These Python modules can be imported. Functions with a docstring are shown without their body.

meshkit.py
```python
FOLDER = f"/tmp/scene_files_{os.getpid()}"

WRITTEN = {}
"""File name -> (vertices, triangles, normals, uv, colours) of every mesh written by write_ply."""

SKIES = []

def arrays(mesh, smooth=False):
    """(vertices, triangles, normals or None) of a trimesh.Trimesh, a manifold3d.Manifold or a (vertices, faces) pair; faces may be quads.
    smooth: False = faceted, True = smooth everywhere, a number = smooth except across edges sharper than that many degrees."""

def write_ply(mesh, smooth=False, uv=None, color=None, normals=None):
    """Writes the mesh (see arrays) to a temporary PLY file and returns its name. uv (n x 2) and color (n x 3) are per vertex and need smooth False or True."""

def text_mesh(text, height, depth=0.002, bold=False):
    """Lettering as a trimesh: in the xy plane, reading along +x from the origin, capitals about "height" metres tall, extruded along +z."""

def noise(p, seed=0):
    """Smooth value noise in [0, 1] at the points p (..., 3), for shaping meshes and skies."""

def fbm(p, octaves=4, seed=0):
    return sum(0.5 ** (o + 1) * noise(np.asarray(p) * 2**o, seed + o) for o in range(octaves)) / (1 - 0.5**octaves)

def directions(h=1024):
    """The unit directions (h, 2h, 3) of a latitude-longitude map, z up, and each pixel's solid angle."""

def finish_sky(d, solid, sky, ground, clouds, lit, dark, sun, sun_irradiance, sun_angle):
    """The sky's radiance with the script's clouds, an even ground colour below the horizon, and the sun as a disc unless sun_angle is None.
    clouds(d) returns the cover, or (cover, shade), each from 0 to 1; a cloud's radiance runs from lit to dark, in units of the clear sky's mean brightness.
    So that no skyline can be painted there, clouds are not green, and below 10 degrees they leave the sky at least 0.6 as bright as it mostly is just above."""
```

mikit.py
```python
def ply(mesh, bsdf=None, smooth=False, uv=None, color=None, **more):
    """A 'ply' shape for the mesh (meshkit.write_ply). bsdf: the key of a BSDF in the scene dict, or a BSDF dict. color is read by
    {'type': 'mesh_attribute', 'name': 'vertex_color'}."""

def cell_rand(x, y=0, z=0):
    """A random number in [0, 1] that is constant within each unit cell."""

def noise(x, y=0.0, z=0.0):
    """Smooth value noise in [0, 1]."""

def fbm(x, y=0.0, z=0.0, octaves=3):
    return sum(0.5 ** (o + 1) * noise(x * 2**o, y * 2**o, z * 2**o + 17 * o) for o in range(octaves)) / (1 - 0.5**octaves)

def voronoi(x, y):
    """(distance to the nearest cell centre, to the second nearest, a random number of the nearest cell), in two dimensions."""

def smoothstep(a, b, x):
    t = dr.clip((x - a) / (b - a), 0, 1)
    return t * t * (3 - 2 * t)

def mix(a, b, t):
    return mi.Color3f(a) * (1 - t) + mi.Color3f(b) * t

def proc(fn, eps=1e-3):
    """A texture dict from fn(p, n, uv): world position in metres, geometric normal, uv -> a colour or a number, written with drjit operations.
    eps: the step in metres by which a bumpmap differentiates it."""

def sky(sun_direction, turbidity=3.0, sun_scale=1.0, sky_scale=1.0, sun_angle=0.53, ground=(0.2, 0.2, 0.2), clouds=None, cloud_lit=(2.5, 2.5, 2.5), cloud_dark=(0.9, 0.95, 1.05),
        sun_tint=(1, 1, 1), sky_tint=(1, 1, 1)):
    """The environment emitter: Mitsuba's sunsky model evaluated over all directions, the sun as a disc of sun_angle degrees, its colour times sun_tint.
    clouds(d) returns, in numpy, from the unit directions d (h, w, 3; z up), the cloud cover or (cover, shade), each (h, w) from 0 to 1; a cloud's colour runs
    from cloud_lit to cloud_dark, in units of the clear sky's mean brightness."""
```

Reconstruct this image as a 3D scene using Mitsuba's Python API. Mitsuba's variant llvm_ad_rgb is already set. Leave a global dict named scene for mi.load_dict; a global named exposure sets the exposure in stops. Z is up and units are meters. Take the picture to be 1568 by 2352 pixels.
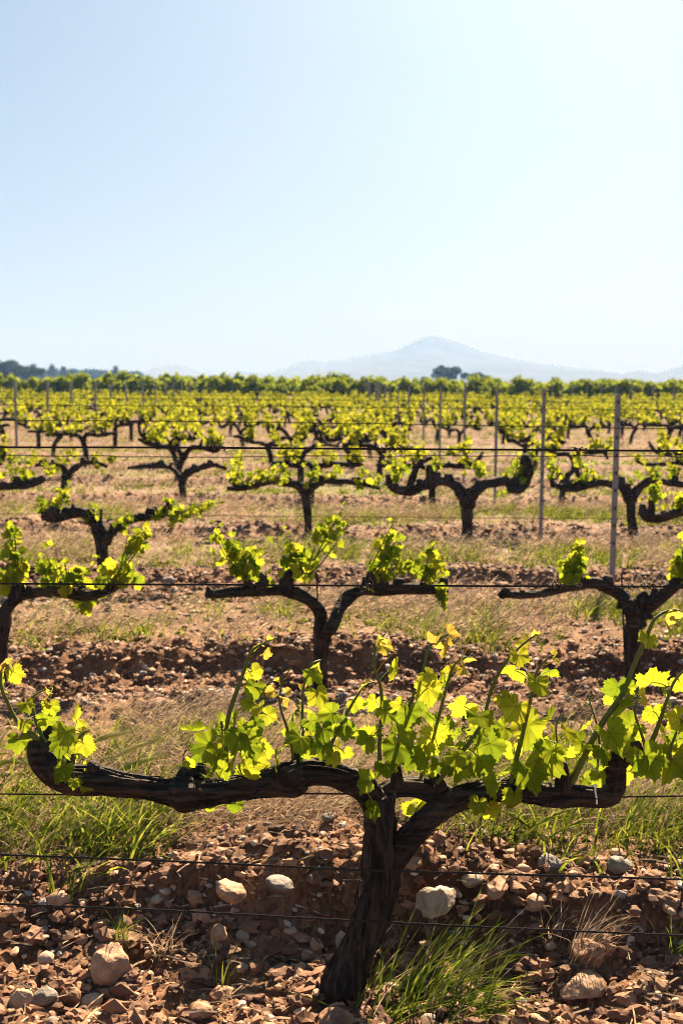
import math, random
import numpy as np, trimesh
import drjit as dr
import mitsuba as mi
import mikit, meshkit
from mikit import proc, ply

rng = np.random.default_rng(7)
random.seed(7)
T = mi.ScalarTransform4f
scene, labels = {}, {}

# ------------------------------------------------------------------ camera, sky, exposure
# "px" below are pixels of a 1568 x 2352 view of the photograph
FPX, CX, CY, EYE = 2600.0, 784.0, 1176.0, 1.5
PITCH, ROLL = math.atan(304 / FPX), math.radians(0.3)
fwd = np.array([0, math.cos(PITCH), -math.sin(PITCH)])
up0 = np.array([0, math.sin(PITCH), math.cos(PITCH)])
rt0 = np.array([1.0, 0, 0])
rt = rt0 * math.cos(ROLL) + up0 * math.sin(ROLL)
up = up0 * math.cos(ROLL) - rt0 * math.sin(ROLL)
eye = np.array([0, 0, EYE])
ROW = 2.73                                     # rows run along x at y = n * ROW
scene['camera'] = {
    'type': 'thinlens', 'fov': 2 * math.degrees(math.atan(CX / FPX)), 'fov_axis': 'x',
    'to_world': T().look_at(origin=eye.tolist(), target=(eye + fwd).tolist(), up=up.tolist()),
    'aperture_radius': 0.0038, 'focus_distance': ROW * math.cos(PITCH) + 0.02, 'near_clip': 0.05, 'far_clip': 9000.0,
    'medium': {'type': 'ref', 'id': 'haze_air'}}
SUN_AZ, SUN_EL = math.radians(17), math.radians(39)
sun_dir = [math.sin(SUN_AZ) * math.cos(SUN_EL), math.cos(SUN_AZ) * math.cos(SUN_EL), math.sin(SUN_EL)]
scene['sky'] = mikit.sky(sun_dir, turbidity=5.0, sun_scale=3.9, sky_scale=0.61, ground=(0.10, 0.075, 0.055), sky_tint=(0.83, 0.955, 1.10), sun_tint=(1.0, 0.95, 0.86),
                         clouds=lambda d: 0.08 + 0.16 * meshkit.fbm(d * [2.5, 2.5, 10], 4, 5), cloud_lit=(1.7, 2.1, 2.4), cloud_dark=(1.7, 2.05, 2.3))  # a faint veil of high haze
exposure = 2.4

# haze: the far hills fade into it
HAZE = 0.00045
scene['haze_air'] = {'type': 'homogeneous', 'albedo': {'type': 'rgb', 'value': [0.50, 0.69, 0.985]}, 'phase': {'type': 'hg', 'g': -0.25},
                     'sigma_t': {'type': 'rgb', 'value': [HAZE * 0.72, HAZE * 1.05, HAZE * 1.5]}}


def ray(px, py):
    d = fwd + rt * ((px - CX) / FPX) + up * ((CY - py) / FPX)
    return d


def P(px, py, y=ROW):
    """The point of the upright plane at depth y that is seen at px, py."""
    d = ray(px, py)
    return eye + d * (y / d[1])


# ------------------------------------------------------------------ materials
def rgb(*v): return {'type': 'rgb', 'value': list(v)}


def mat(name, d, two=True):
    scene[name] = {'type': 'twosided', 'bsdf': d} if two else d
    return name


def soil_color(p, n, uv):
    x, y = p.x, p.y
    t = y / ROW - dr.floor(y / ROW + 0.12)                 # 0 at a row
    big = mikit.fbm(x * 0.7, y * 0.7, 3.0, 3)
    mid = mikit.fbm(x * 6, y * 6, 9.0, 3)
    fine = mikit.noise(x * 160, y * 160, 2.0)
    red = mikit.mix((0.046, 0.022, 0.012), (0.175, 0.096, 0.055), mikit.smoothstep(0.25, 0.75, mid * 0.7 + fine * 0.3))
    tan = mikit.mix((0.092, 0.062, 0.039), (0.195, 0.138, 0.090), mid)
    strip = mikit.smoothstep(0.12, 0.3, t) * (1 - mikit.smoothstep(0.78, 0.95, t))
    far = mikit.smoothstep(4.5, 11, y)
    c = mikit.mix(red, tan, dr.clip((strip * 0.45 + 0.4 * far * (0.5 + strip)) * mikit.smoothstep(0.2, 0.55, big + 0.12), 0, 1))
    d1, d2, w = mikit.voronoi(x * 26 + mid, y * 26)
    peb = mikit.smoothstep(0.10, 0.16, d2 - d1) * mikit.smoothstep(0.62, 0.66, w) * (1 - mikit.smoothstep(22, 40, y))
    c = mikit.mix(c, mikit.mix((0.30, 0.215, 0.16), (0.26, 0.235, 0.215), mikit.smoothstep(0.8, 0.9, w)), peb * 0.6 * mikit.smoothstep(8.0, 11.0, y))
    green = mikit.smoothstep(0.56, 0.66, mikit.fbm(x * 1.1 + 7, y * 1.1, 1.0, 3)) * strip * mikit.smoothstep(6, 12, y)
    return mikit.mix(c, (0.13, 0.15, 0.045), green * 0.6)


def soil_bump(p, n, uv):
    return 0.006 * mikit.fbm(p.x * 70, p.y * 70, p.z * 70, 3)


mat('soil_material', {'type': 'bumpmap', 'arbitrary': proc(soil_bump, 2e-3), 'scale': 1.0,
                      'bsdf': {'type': 'principled', 'base_color': proc(soil_color), 'roughness': 0.95, 'specular': 0.15}})


def stone_tex(p, n, uv):
    return 0.75 + 0.5 * mikit.fbm(p.x * 60, p.y * 60, p.z * 60, 3)


mat('pebble_material', {'type': 'principled', 'base_color': {'type': 'mesh_attribute', 'name': 'vertex_color'}, 'roughness': 0.8, 'specular': 0.3})


def stone_mat(name, a, b, freq=45):
    def col(p, n, uv):
        f = mikit.fbm(p.x * freq, p.y * freq, p.z * freq, 4)
        g = mikit.noise(p.x * 320, p.y * 320, p.z * 320)
        return mikit.mix(a, b, mikit.smoothstep(0.3, 0.7, f)) * (0.82 + 0.3 * g)

    def bmp(p, n, uv):
        return 0.004 * mikit.fbm(p.x * 90, p.y * 90, p.z * 90, 3)
    mat(name, {'type': 'bumpmap', 'arbitrary': proc(bmp, 1e-3), 'scale': 1.0,
               'bsdf': {'type': 'principled', 'base_color': proc(col), 'roughness': 0.75, 'specular': 0.35}})


stone_mat('tan_stone', (0.219, 0.130, 0.079), (0.331, 0.215, 0.138))
stone_mat('white_stone', (0.237, 0.177, 0.124), (0.334, 0.264, 0.194))
stone_mat('grey_stone', (0.101, 0.093, 0.085), (0.176, 0.162, 0.149))
stone_mat('red_stone', (0.122, 0.060, 0.034), (0.221, 0.124, 0.072))


def bark_mat(name, kx, ky, kz):
    def col(p, n, uv):
        f = mikit.fbm(p.x * kx, p.y * ky, p.z * kz, 4)
        g = mikit.noise(p.x * 9, p.y * 9, p.z * 9)
        c = mikit.mix((0.004, 0.003, 0.002), (0.036, 0.026, 0.018), mikit.smoothstep(0.36, 0.70, f))
        return mikit.mix(c, (0.07, 0.056, 0.043), mikit.smoothstep(0.6, 0.8, g) * 0.3)

    def bmp(p, n, uv):
        return 0.012 * mikit.fbm(p.x * kx, p.y * ky, p.z * kz, 3)
    mat(name, {'type': 'bumpmap', 'arbitrary': proc(bmp, 1e-3), 'scale': 1.0,
               'bsdf': {'type': 'principled', 'base_color': proc(col), 'roughness': 0.8, 'specular': 0.3}})


bark_mat('bark', 95, 95, 13)
bark_mat('arm_bark', 15, 95, 95)
mat('far_bark', {'type': 'principled', 'base_color': rgb(0.016, 0.011, 0.008), 'roughness': 0.9, 'specular': 0.2})

RAYS = [math.radians(a) for a in (0, 52, -52, 108, -108)]


def leaf_mat(name, ca, cb, trans, veins=True, freq=19):
    def col(p, n, uv):
        f = mikit.noise(p.x * freq, p.y * freq, p.z * min(freq, 26))
        c = mikit.mix(ca, cb, mikit.smoothstep(0.25, 0.75, f))
        if veins:
            x, y = uv.x, uv.y
            v = mi.Float(0)
            for a in RAYS:
                s, k = math.sin(a), math.cos(a)
                al, ac = x * s + y * k, x * k - y * s
                main = (1 - mikit.smoothstep(0.008, 0.030, dr.abs(ac))) * mikit.smoothstep(-0.02, 0.02, al)
                q = al * 7.0 - dr.abs(ac) * 6.0
                side = (1 - mikit.smoothstep(0.04, 0.13, dr.abs(q - dr.floor(q) - 0.5))) * (1 - mikit.smoothstep(0.15, 0.36, dr.abs(ac))) * mikit.smoothstep(0.02, 0.1, al)
                v = dr.maximum(v, dr.maximum(main, side * 0.5))
            w = mikit.noise(x * 34, y * 34, p.x * 3)
            c = c * (1 - 0.38 * v) * (0.86 + 0.28 * w)
        return c
    mat(name, {'type': 'principledthin', 'base_color': proc(col), 'roughness': 0.45, 'diff_trans': trans, 'eta': 1.4, 'spec_trans': 0.0}, two=False)


leaf_mat('leaf_mature', (0.13, 0.195, 0.01), (0.23, 0.29, 0.016), 1.15)
leaf_mat('leaf_yellow', (0.25, 0.305, 0.016), (0.37, 0.385, 0.025), 1.2)
leaf_mat('leaf_tip', (0.36, 0.27, 0.05), (0.46, 0.42, 0.055), 1.1)
leaf_mat('leaf_far', (0.13, 0.175, 0.010), (0.34, 0.345, 0.022), 1.12, veins=False, freq=26)
leaf_mat('tree_leaf', (0.11, 0.16, 0.014), (0.22, 0.27, 0.022), 1.1, veins=False)
leaf_mat('dark_leaf', (0.020, 0.040, 0.010), (0.045, 0.070, 0.016), 0.6, veins=False)
leaf_mat('grass_green', (0.055, 0.1, 0.009), (0.24, 0.27, 0.035), 1.0, veins=False, freq=75)
leaf_mat('grass_dry', (0.15, 0.11, 0.072), (0.54, 0.43, 0.31), 0.8, veins=False, freq=75)
leaf_mat('barley_head', (0.32, 0.36, 0.10), (0.50, 0.46, 0.20), 1.0, veins=False)
leaf_mat('tuft_green', (0.03, 0.06, 0.006), (0.17, 0.21, 0.028), 0.9, veins=False, freq=75)
mat('green_stem', {'type': 'principled', 'base_color': rgb(0.075, 0.10, 0.012), 'roughness': 0.6, 'specular': 0.3})
mat('wire_steel', {'type': 'principled', 'base_color': rgb(0.022, 0.02, 0.018), 'roughness': 0.75, 'specular': 0.15})
mat('dried_tendril', {'type': 'principled', 'base_color': rgb(0.05, 0.035, 0.026), 'roughness': 0.7})


def post_col(p, n, uv):
    f = mikit.fbm(p.x * 40, p.y * 40, p.z * 9, 3)
    return mikit.mix((0.12, 0.12, 0.124), (0.20, 0.20, 0.204), f)


mat('post_steel', {'type': 'principled', 'base_color': proc(post_col), 'roughness': 0.7})
mat('post_slot', {'type': 'principled', 'base_color': rgb(0.03, 0.03, 0.03), 'roughness': 0.8})
mat('white_tie', {'type': 'principled', 'base_color': rgb(0.75, 0.72, 0.68), 'roughness': 0.5})


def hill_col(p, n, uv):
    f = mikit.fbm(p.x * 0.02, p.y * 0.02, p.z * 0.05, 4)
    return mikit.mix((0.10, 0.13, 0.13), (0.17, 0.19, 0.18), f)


mat('hill_material', {'type': 'principled', 'base_color': proc(hill_col), 'roughness': 1.0, 'specular': 0.0})


# ------------------------------------------------------------------ helpers
used = {}


def put(key, shape):
    """Adds the entry under key, numbered when it is taken."""
    k = key
    if k in scene or k in labels:
        n = used.get(key, 0) + 1
        while f'{key}_{n:03d}' in scene or f'{key}_{n:03d}' in labels:
            n += 1
        used[key] = n
        k = f'{key}_{n:03d}'
    if shape is not None:
        scene[k] = shape
    return k


def thing(name, label, cat, group=None, shape=None):
    k = put(name, shape)
    labels[k] = {'label': label, 'category': cat}
    if group:
        labels[k]['group'] = group
    return k


def frame_of(zdir, xhint):
    z = zdir / np.linalg.norm(zdir)
    x = xhint - z * (xhint @ z)
    x /= np.linalg.norm(x) + 1e-12
    return x, np.cross(z, x), z


def mat4(x, y, z, o, s=1.0):
    m = np.eye(4)
    m[:3, 0], m[:3, 1], m[:3, 2], m[:3, 3] = x * s, y * s, z * s, o
    return m


def smooth_path(pts, radii, step):
    pts, radii = np.asarray(pts, float), np.asarray(radii, float)
    if len(pts) == 2:
        pts = np.vstack([pts[0], pts.mean(0), pts[1]])
        radii = np.array([radii[0], radii.mean(), radii[-1]])
    from scipy.interpolate import CubicSpline, PchipInterpolator
    s = np.r_[0, np.cumsum(np.linalg.norm(np.diff(pts, axis=0), axis=1) + 1e-6)]
    n = max(4, int(s[-1] / step) + 1)
    t = np.linspace(0, s[-1], n)
    return PchipInterpolator(s, pts)(t) * 0.5 + CubicSpline(s, pts)(t) * 0.5, PchipInterpolator(s, radii)(t)


def tube(pts, radii, sides=8, step=0.02, rough=0.0, seed=0, fibre=6.0, lump=0.0, caps=True, twist=0.0):
    """A tapering tube along pts; rough: depth of lengthwise ridges, lump: knobs, both relative to the radius. (v, f)"""
    radii = np.broadcast_to(np.asarray(radii, float), (len(pts),))
    p, r = smooth_path(pts, radii, step)
    d = np.gradient(p, axis=0)
    d /= np.linalg.norm(d, axis=1, keepdims=True) + 1e-12
    a = np.cross(d[0], [0.3, 1, 0.2])
    A = []
    for k in range(len(p)):
        a = a - d[k] * (a @ d[k])
        a = a / (np.linalg.norm(a) + 1e-12)
        A.append(a)
    A = np.array(A)
    B = np.cross(d, A)
    ang = np.arange(sides) * 2 * np.pi / sides
    s = np.r_[0, np.cumsum(np.linalg.norm(np.diff(p, axis=0), axis=1))]
    R = np.repeat(r[:, None], sides, 1)
    if rough or lump:
        aa = ang[None, :] + twist * s[:, None]
        q = np.stack([np.cos(aa) * fibre * 0.5, np.sin(aa) * fibre * 0.5, np.broadcast_to((s * 7)[:, None], R.shape)], -1) + seed * 3.7
        R = R * (1 + rough * (meshkit.fbm(q, 3, seed) - 0.5) * 2)
        q2 = np.stack([np.broadcast_to(np.cos(ang) * 0.9, R.shape), np.broadcast_to(np.sin(ang) * 0.9, R.shape), np.broadcast_to((s * 11)[:, None], R.shape)], -1) + seed * 1.3
        R = R * (1 + lump * (meshkit.noise(q2, seed + 5) - 0.5) * 2)
    v = p[:, None] + R[..., None] * (np.cos(ang)[None, :, None] * A[:, None] + np.sin(ang)[None, :, None] * B[:, None])
    n = len(p)
    i, j = np.meshgrid(np.arange(n - 1), np.arange(sides), indexing='ij')
    j2 = (j + 1) % sides
    q = np.stack([i * sides + j, i * sides + j2, (i + 1) * sides + j2, (i + 1) * sides + j], -1).reshape(-1, 4)
    f = np.vstack([q[:, [0, 1, 2]], q[:, [0, 2, 3]]])
    v = v.reshape(-1, 3)
    if caps:
        k = np.arange(sides)
        v = np.vstack([v, p[0] - d[0] * r[0] * 0.4, p[-1] + d[-1] * r[-1] * 0.4])
        f = np.vstack([f, np.stack([k * 0 + n * sides, (k + 1) % sides, k], 1), np.stack([k * 0 + n * sides + 1, (n - 1) * sides + k, (n - 1) * sides + (k + 1) % sides], 1)])
    return v, f


def join(parts):
    vs, fs, o = [], [], 0
    for v, f in parts:
        vs.append(v)
        fs.append(f + o)
        o += len(v)
    return np.vstack(vs), np.vstack(fs)


def moved(m, vf):
    return vf[0] @ m[:3, :3].T + m[:3, 3], vf[1]


# ------------------------------------------------------------------ ground
def height(x, y):
    x, y = np.asarray(x, float), np.asarray(y, float)
    yy = y + 0.34 * (meshkit.fbm(np.stack([x * 1.3, np.floor(y / ROW + 0.45), x * 0], -1), 3, 3) - 0.5) + 0.09 * (meshkit.noise(np.stack([x * 9, y * 2, x * 0], -1), 4) - 0.5)
    t = yy / ROW - np.floor(yy / ROW + 0.12)               # -0.12 .. 0.88
    t = t * ROW
    up_ = np.clip((t - 0.15) / 0.16, 0, 1)
    up_ = up_ * up_ * (3 - 2 * up_)
    down = np.clip((t - 0.4) / (0.88 * ROW - 0.4), 0, 1)
    h = (0.05 + 0.115 * np.clip((9 - y) / 4, 0, 1)) * (0.25 + 1.05 * meshkit.noise(np.stack([x * 1.1, np.floor(y / ROW + 0.12), x * 0], -1), 6)) * up_ * (1 - down ** 1.4)
    near = np.clip(1 - (y - 14) / 30, 0, 1)
    h = h * np.clip(1 - (y - 40) / 60, 0, 1)
    h = h + 0.05 * (meshkit.fbm(np.stack([x * 0.6, y * 0.6, x * 0], -1), 2, 8) - 0.5) * near
    h = h - 0.055 * np.exp(-((t + 0.08) / 0.17) ** 2) * near
    loose = 1 - 0.5 * np.clip((t - 0.45) / 0.2, 0, 1) * np.clip((0.8 * ROW - t) / 0.2, 0, 1)
    c = meshkit.fbm(np.stack([x * 13, y * 13, x * 0], -1), 4, 11)
    c2 = np.abs(meshkit.noise(np.stack([x * 34, y * 34, x * 0], -1), 12) - 0.5)
    return h + near * loose * (0.095 * (c - 0.5) + 0.036 * (0.25 - c2))


def grid_lines():
    xs = list(np.arange(0, 1.3, 0.0135))
    d = 0.0135
    while xs[-1] < 5000:
        d *= 1.032
        xs.append(xs[-1] + d)
    xs = np.array(xs)
    xs = np.r_[-xs[:0:-1], xs]
    ys = [2.1]
    while ys[-1] < 3900:
        y = ys[-1]
        ys.append(y + (0.0115 * max(1, y / 3.2) if y < 9 else (0.0065 * y - 0.026 if y < 20 else 0.05 * y - 0.9)))
    back = [2.1]
    d = 0.02
    while back[-1] > -60:
        d *= 1.15
        back.append(back[-1] - d)
    return xs, np.r_[back[:0:-1], ys]


gx, gy = grid_lines()
GX, GY = np.meshgrid(gx, gy)
GZ = height(GX, GY)
nx, ny = len(gx), len(gy)
idx = np.arange(nx * ny).reshape(ny, nx)
quads = np.stack([idx[:-1, :-1], idx[:-1, 1:], idx[1:, 1:], idx[1:, :-1]], -1).reshape(-1, 4)
scene['ground'] = ply((np.stack([GX, GY, GZ], -1).reshape(-1, 3), quads), 'soil_material', smooth=True)
labels['ground'] = {'label': 'stony red brown soil of the vineyard with ridges along the rows', 'category': 'ground', 'kind': 'structure'}
del GX, GY, GZ, quads, idx


def ground_at(px, py):
    """The point of the ground seen at px, py."""
    d = ray(px, py)
    t = EYE / -d[2]
    for _ in range(25):
        q = eye + d * t
        t = t + 0.6 * ((EYE - float(height(q[0], q[1]))) / -d[2] - t)
    return eye + d * t


# ------------------------------------------------------------------ stones
def stone_mesh(seed, sub=1, facet=0.0, rough=0.25):
    m = trimesh.creation.icosphere(subdivisions=sub)
    v = np.array(m.vertices)
    r = np.random.default_rng(seed)
    n = 1 + rough * (meshkit.fbm(v * 1.3 + seed * 5.1, 3, seed) - 0.5) * 2
    v = v * n[:, None]
    if facet:
        for _ in range(9):                         # planes that cut the lump
            a = r.normal(size=3)
            a /= np.linalg.norm(a)
            c = r.uniform(0.55, 0.9)
            k = v @ a
            v = v - np.where(k > c, (k - c) * facet, 0)[:, None] * a
    return v, np.array(m.faces)


PLAIN = [stone_mesh(s, 1, 0.7 if s % 3 else 0.0) for s in range(12)]
PLAIN_PLY = [{m: ply(g, m, smooth=40) for m in ('tan_stone', 'grey_stone', 'red_stone', 'white_stone')} for g in PLAIN[:8]]
rocks_at = []


def rock(px, py, w, h, material, label, seed, facet=0.85, depth=0.9, rot=0.0, lift=0.42, y=None, tilt=0.0):
    """A stone as a thing: its middle is seen at px, py and it is w by h px large."""
    g = ground_at(px, py + h * 0.38)
    s = g[1] / FPX
    v, f = stone_mesh(seed, 3, facet, 0.22)
    f3 = f
    e = v.max(0) - v.min(0)
    v = (v - (v.max(0) + v.min(0)) / 2) / e * np.array([w * s, w * s * depth, h * s * 1.05])
    v = v + (meshkit.fbm(v / (w * s) * 5 + seed, 3, seed)[:, None] - 0.5) * w * s * 0.13
    c, n = math.cos(tilt), math.sin(tilt)
    v = v @ np.array([[c, 0, n], [0, 1, 0], [-n, 0, c]])
    m = np.eye(4)
    m[:3, 3] = [g[0], g[1] + w * s * depth * 0.2, g[2] + h * s * lift * 0.75]
    k = thing('rock', label, 'rock', None, ply((v, f3), material, smooth=38, to_world=T(m)))
    rocks_at.append((g[0], g[1], w * s * 0.6))
    return k


rock(250, 2222, 108, 92, 'tan_stone', 'big rounded tan boulder with a crack at the lower left in the furrow', 3, tilt=0.25)
rock(1000, 2068, 106, 66, 'white_stone', 'pale angular whitish rock on top of the soil bank right of the vine trunk', 15, 0.95, tilt=0.35)
rock(1342, 2272, 118, 56, 'tan_stone', 'flat brick shaped brown stone at the lower right', 21, 0.95, tilt=0.04)
rock(1350, 2192, 84, 66, 'red_stone', 'brown stone under dry grass above the brick shaped stone', 27)
rock(100, 2296, 66, 52, 'grey_stone', 'smooth blue grey cobble among stones in the lower left corner', 31, 0.3)
rock(44, 2300, 62, 56, 'tan_stone', 'brown stone left of the blue grey cobble at the bottom left', 33)
rock(160, 2290, 52, 46, 'red_stone', 'reddish stone right of the blue grey cobble at the bottom left', 37)
rock(208, 2305, 60, 40, 'white_stone', 'light tan broken stone below the big rounded boulder', 39)
rock(528, 2052, 78, 40, 'tan_stone', 'long tilted rounded stone on the edge of the soil bank left of the trunk', 41, 0.3, tilt=-0.5)
rock(642, 2034, 72, 30, 'grey_stone', 'grey oval stone lying on the soil bank left of the trunk', 45, 0.2, tilt=-0.3)
rock(136, 2066, 62, 36, 'tan_stone', 'tan stone on the bank near the left edge below the grass', 47, 0.5)
rock(502, 2150, 40, 56, 'tan_stone', 'upright egg shaped stone stuck in the shaded bank', 51, 0.2)
rock(556, 2153, 34, 32, 'white_stone', 'small round pale stone beside the egg shaped stone in the bank', 53, 0.1)
rock(706, 2196, 44, 30, 'tan_stone', 'rounded tan stone just left of the vine trunk in the furrow', 57, 0.2)
rock(785, 2168, 46, 54, 'white_stone', 'white stone partly behind the foot of the front vine trunk', 59, 0.5, tilt=0.5)
rock(508, 2292, 80, 36, 'red_stone', 'flat brown stone at the bottom between boulder and trunk', 61)
rock(1120, 2312, 66, 50, 'tan_stone', 'angular stone at the bottom right of the green grass tuft', 67)
rock(770, 2345, 86, 50, 'red_stone', 'dark brown rounded stone at the foot of the front vine', 71, 0.3)
rock(1085, 2022, 62, 30, 'white_stone', 'smooth flat pale stone right behind the angular whitish rock', 73, 0.1)
rock(720, 2005, 84, 44, 'grey_stone', 'grey rounded stone at the grass edge left of the trunk', 75, 0.3)
rock(1265, 1985, 60, 40, 'grey_stone', 'dark grey stone in the grass edge right of the trunk', 79, 0.3)
rock(1425, 1990, 64, 46, 'grey_stone', 'dark bluish stone in the grass near the right edge', 83, 0.3)
rock(352, 1626, 92, 36, 'red_stone', 'flat brown slab lying in the second row furrow left of the middle', 87, 0.8)
rock(402, 1650, 42, 26, 'white_stone', 'small white stone in front of the flat brown slab', 91, 0.2)
rock(386, 1335, 34, 22, 'grey_stone', 'grey stone just above the middle wire left of the second row vine', 93, 0.3)
rock(246, 1394, 20, 22, 'white_stone', 'whitish round stone below the hanging leaves at the left', 95, 0.1)
rock(1440, 2300, 60, 40, 'red_stone', 'brown stone at the bottom right corner right of the brick shaped stone', 97)
rock(1228, 2075, 48, 34, 'tan_stone', 'tan cobble on the bank between the whitish rock and the right edge', 99, 0.3)


def free(x, y):
    return all((x - a) ** 2 + (y - b) ** 2 > c * c for a, b, c in rocks_at)


def stone_spots(n, y0, y1, r):
    """Spots on the ground, more of them close to the camera and on bare soil."""
    out = []
    while len(out) < n:
        y = math.exp(r.uniform(math.log(y0), math.log(y1)))
        x = r.uniform(-1, 1) * (0.40 * y + 0.35)
        t = (y / ROW - math.floor(y / ROW + 0.12)) * ROW
        w = 1.0 if (t < 0.62 or t > 1.9) else 0.35
        if r.uniform() < w:
            out.append((x, y))
    return out


r_ = np.random.default_rng(21)
STONE_TONES = np.array([[0.52, 0.34, 0.23], [0.44, 0.26, 0.16], [0.60, 0.44, 0.33], [0.36, 0.20, 0.12], [0.66, 0.54, 0.44], [0.42, 0.39, 0.37], [0.50, 0.31, 0.20], [0.32, 0.17, 0.10]])
names = ['tan_stone'] * 5 + ['red_stone'] * 4 + ['white_stone', 'grey_stone']
made = 0
for x, y in stone_spots(700, 2.35, 5.6, r_):
    s = 0.011 + 0.017 * r_.uniform() ** 2.2
    if not free(x, y) or made >= 290:
        continue
    made += 1
    rx, ry, rz = r_.uniform(-0.35, 0.35), r_.uniform(-0.35, 0.35), r_.uniform(0, 360)
    z = float(height(x, y)) + s * 0.22
    sc = [s * r_.uniform(0.9, 1.5), s * r_.uniform(0.8, 1.1), s * r_.uniform(0.5, 0.85)]
    tw = T().translate([x, y, z]).rotate([0, 0, 1], rz).rotate([1, 0, 0], math.degrees(rx)).rotate([0, 1, 0], math.degrees(ry)).scale(sc)
    put('ground__stone', {**PLAIN_PLY[r_.integers(8)][names[r_.integers(len(names))]], 'to_world': tw})


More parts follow.
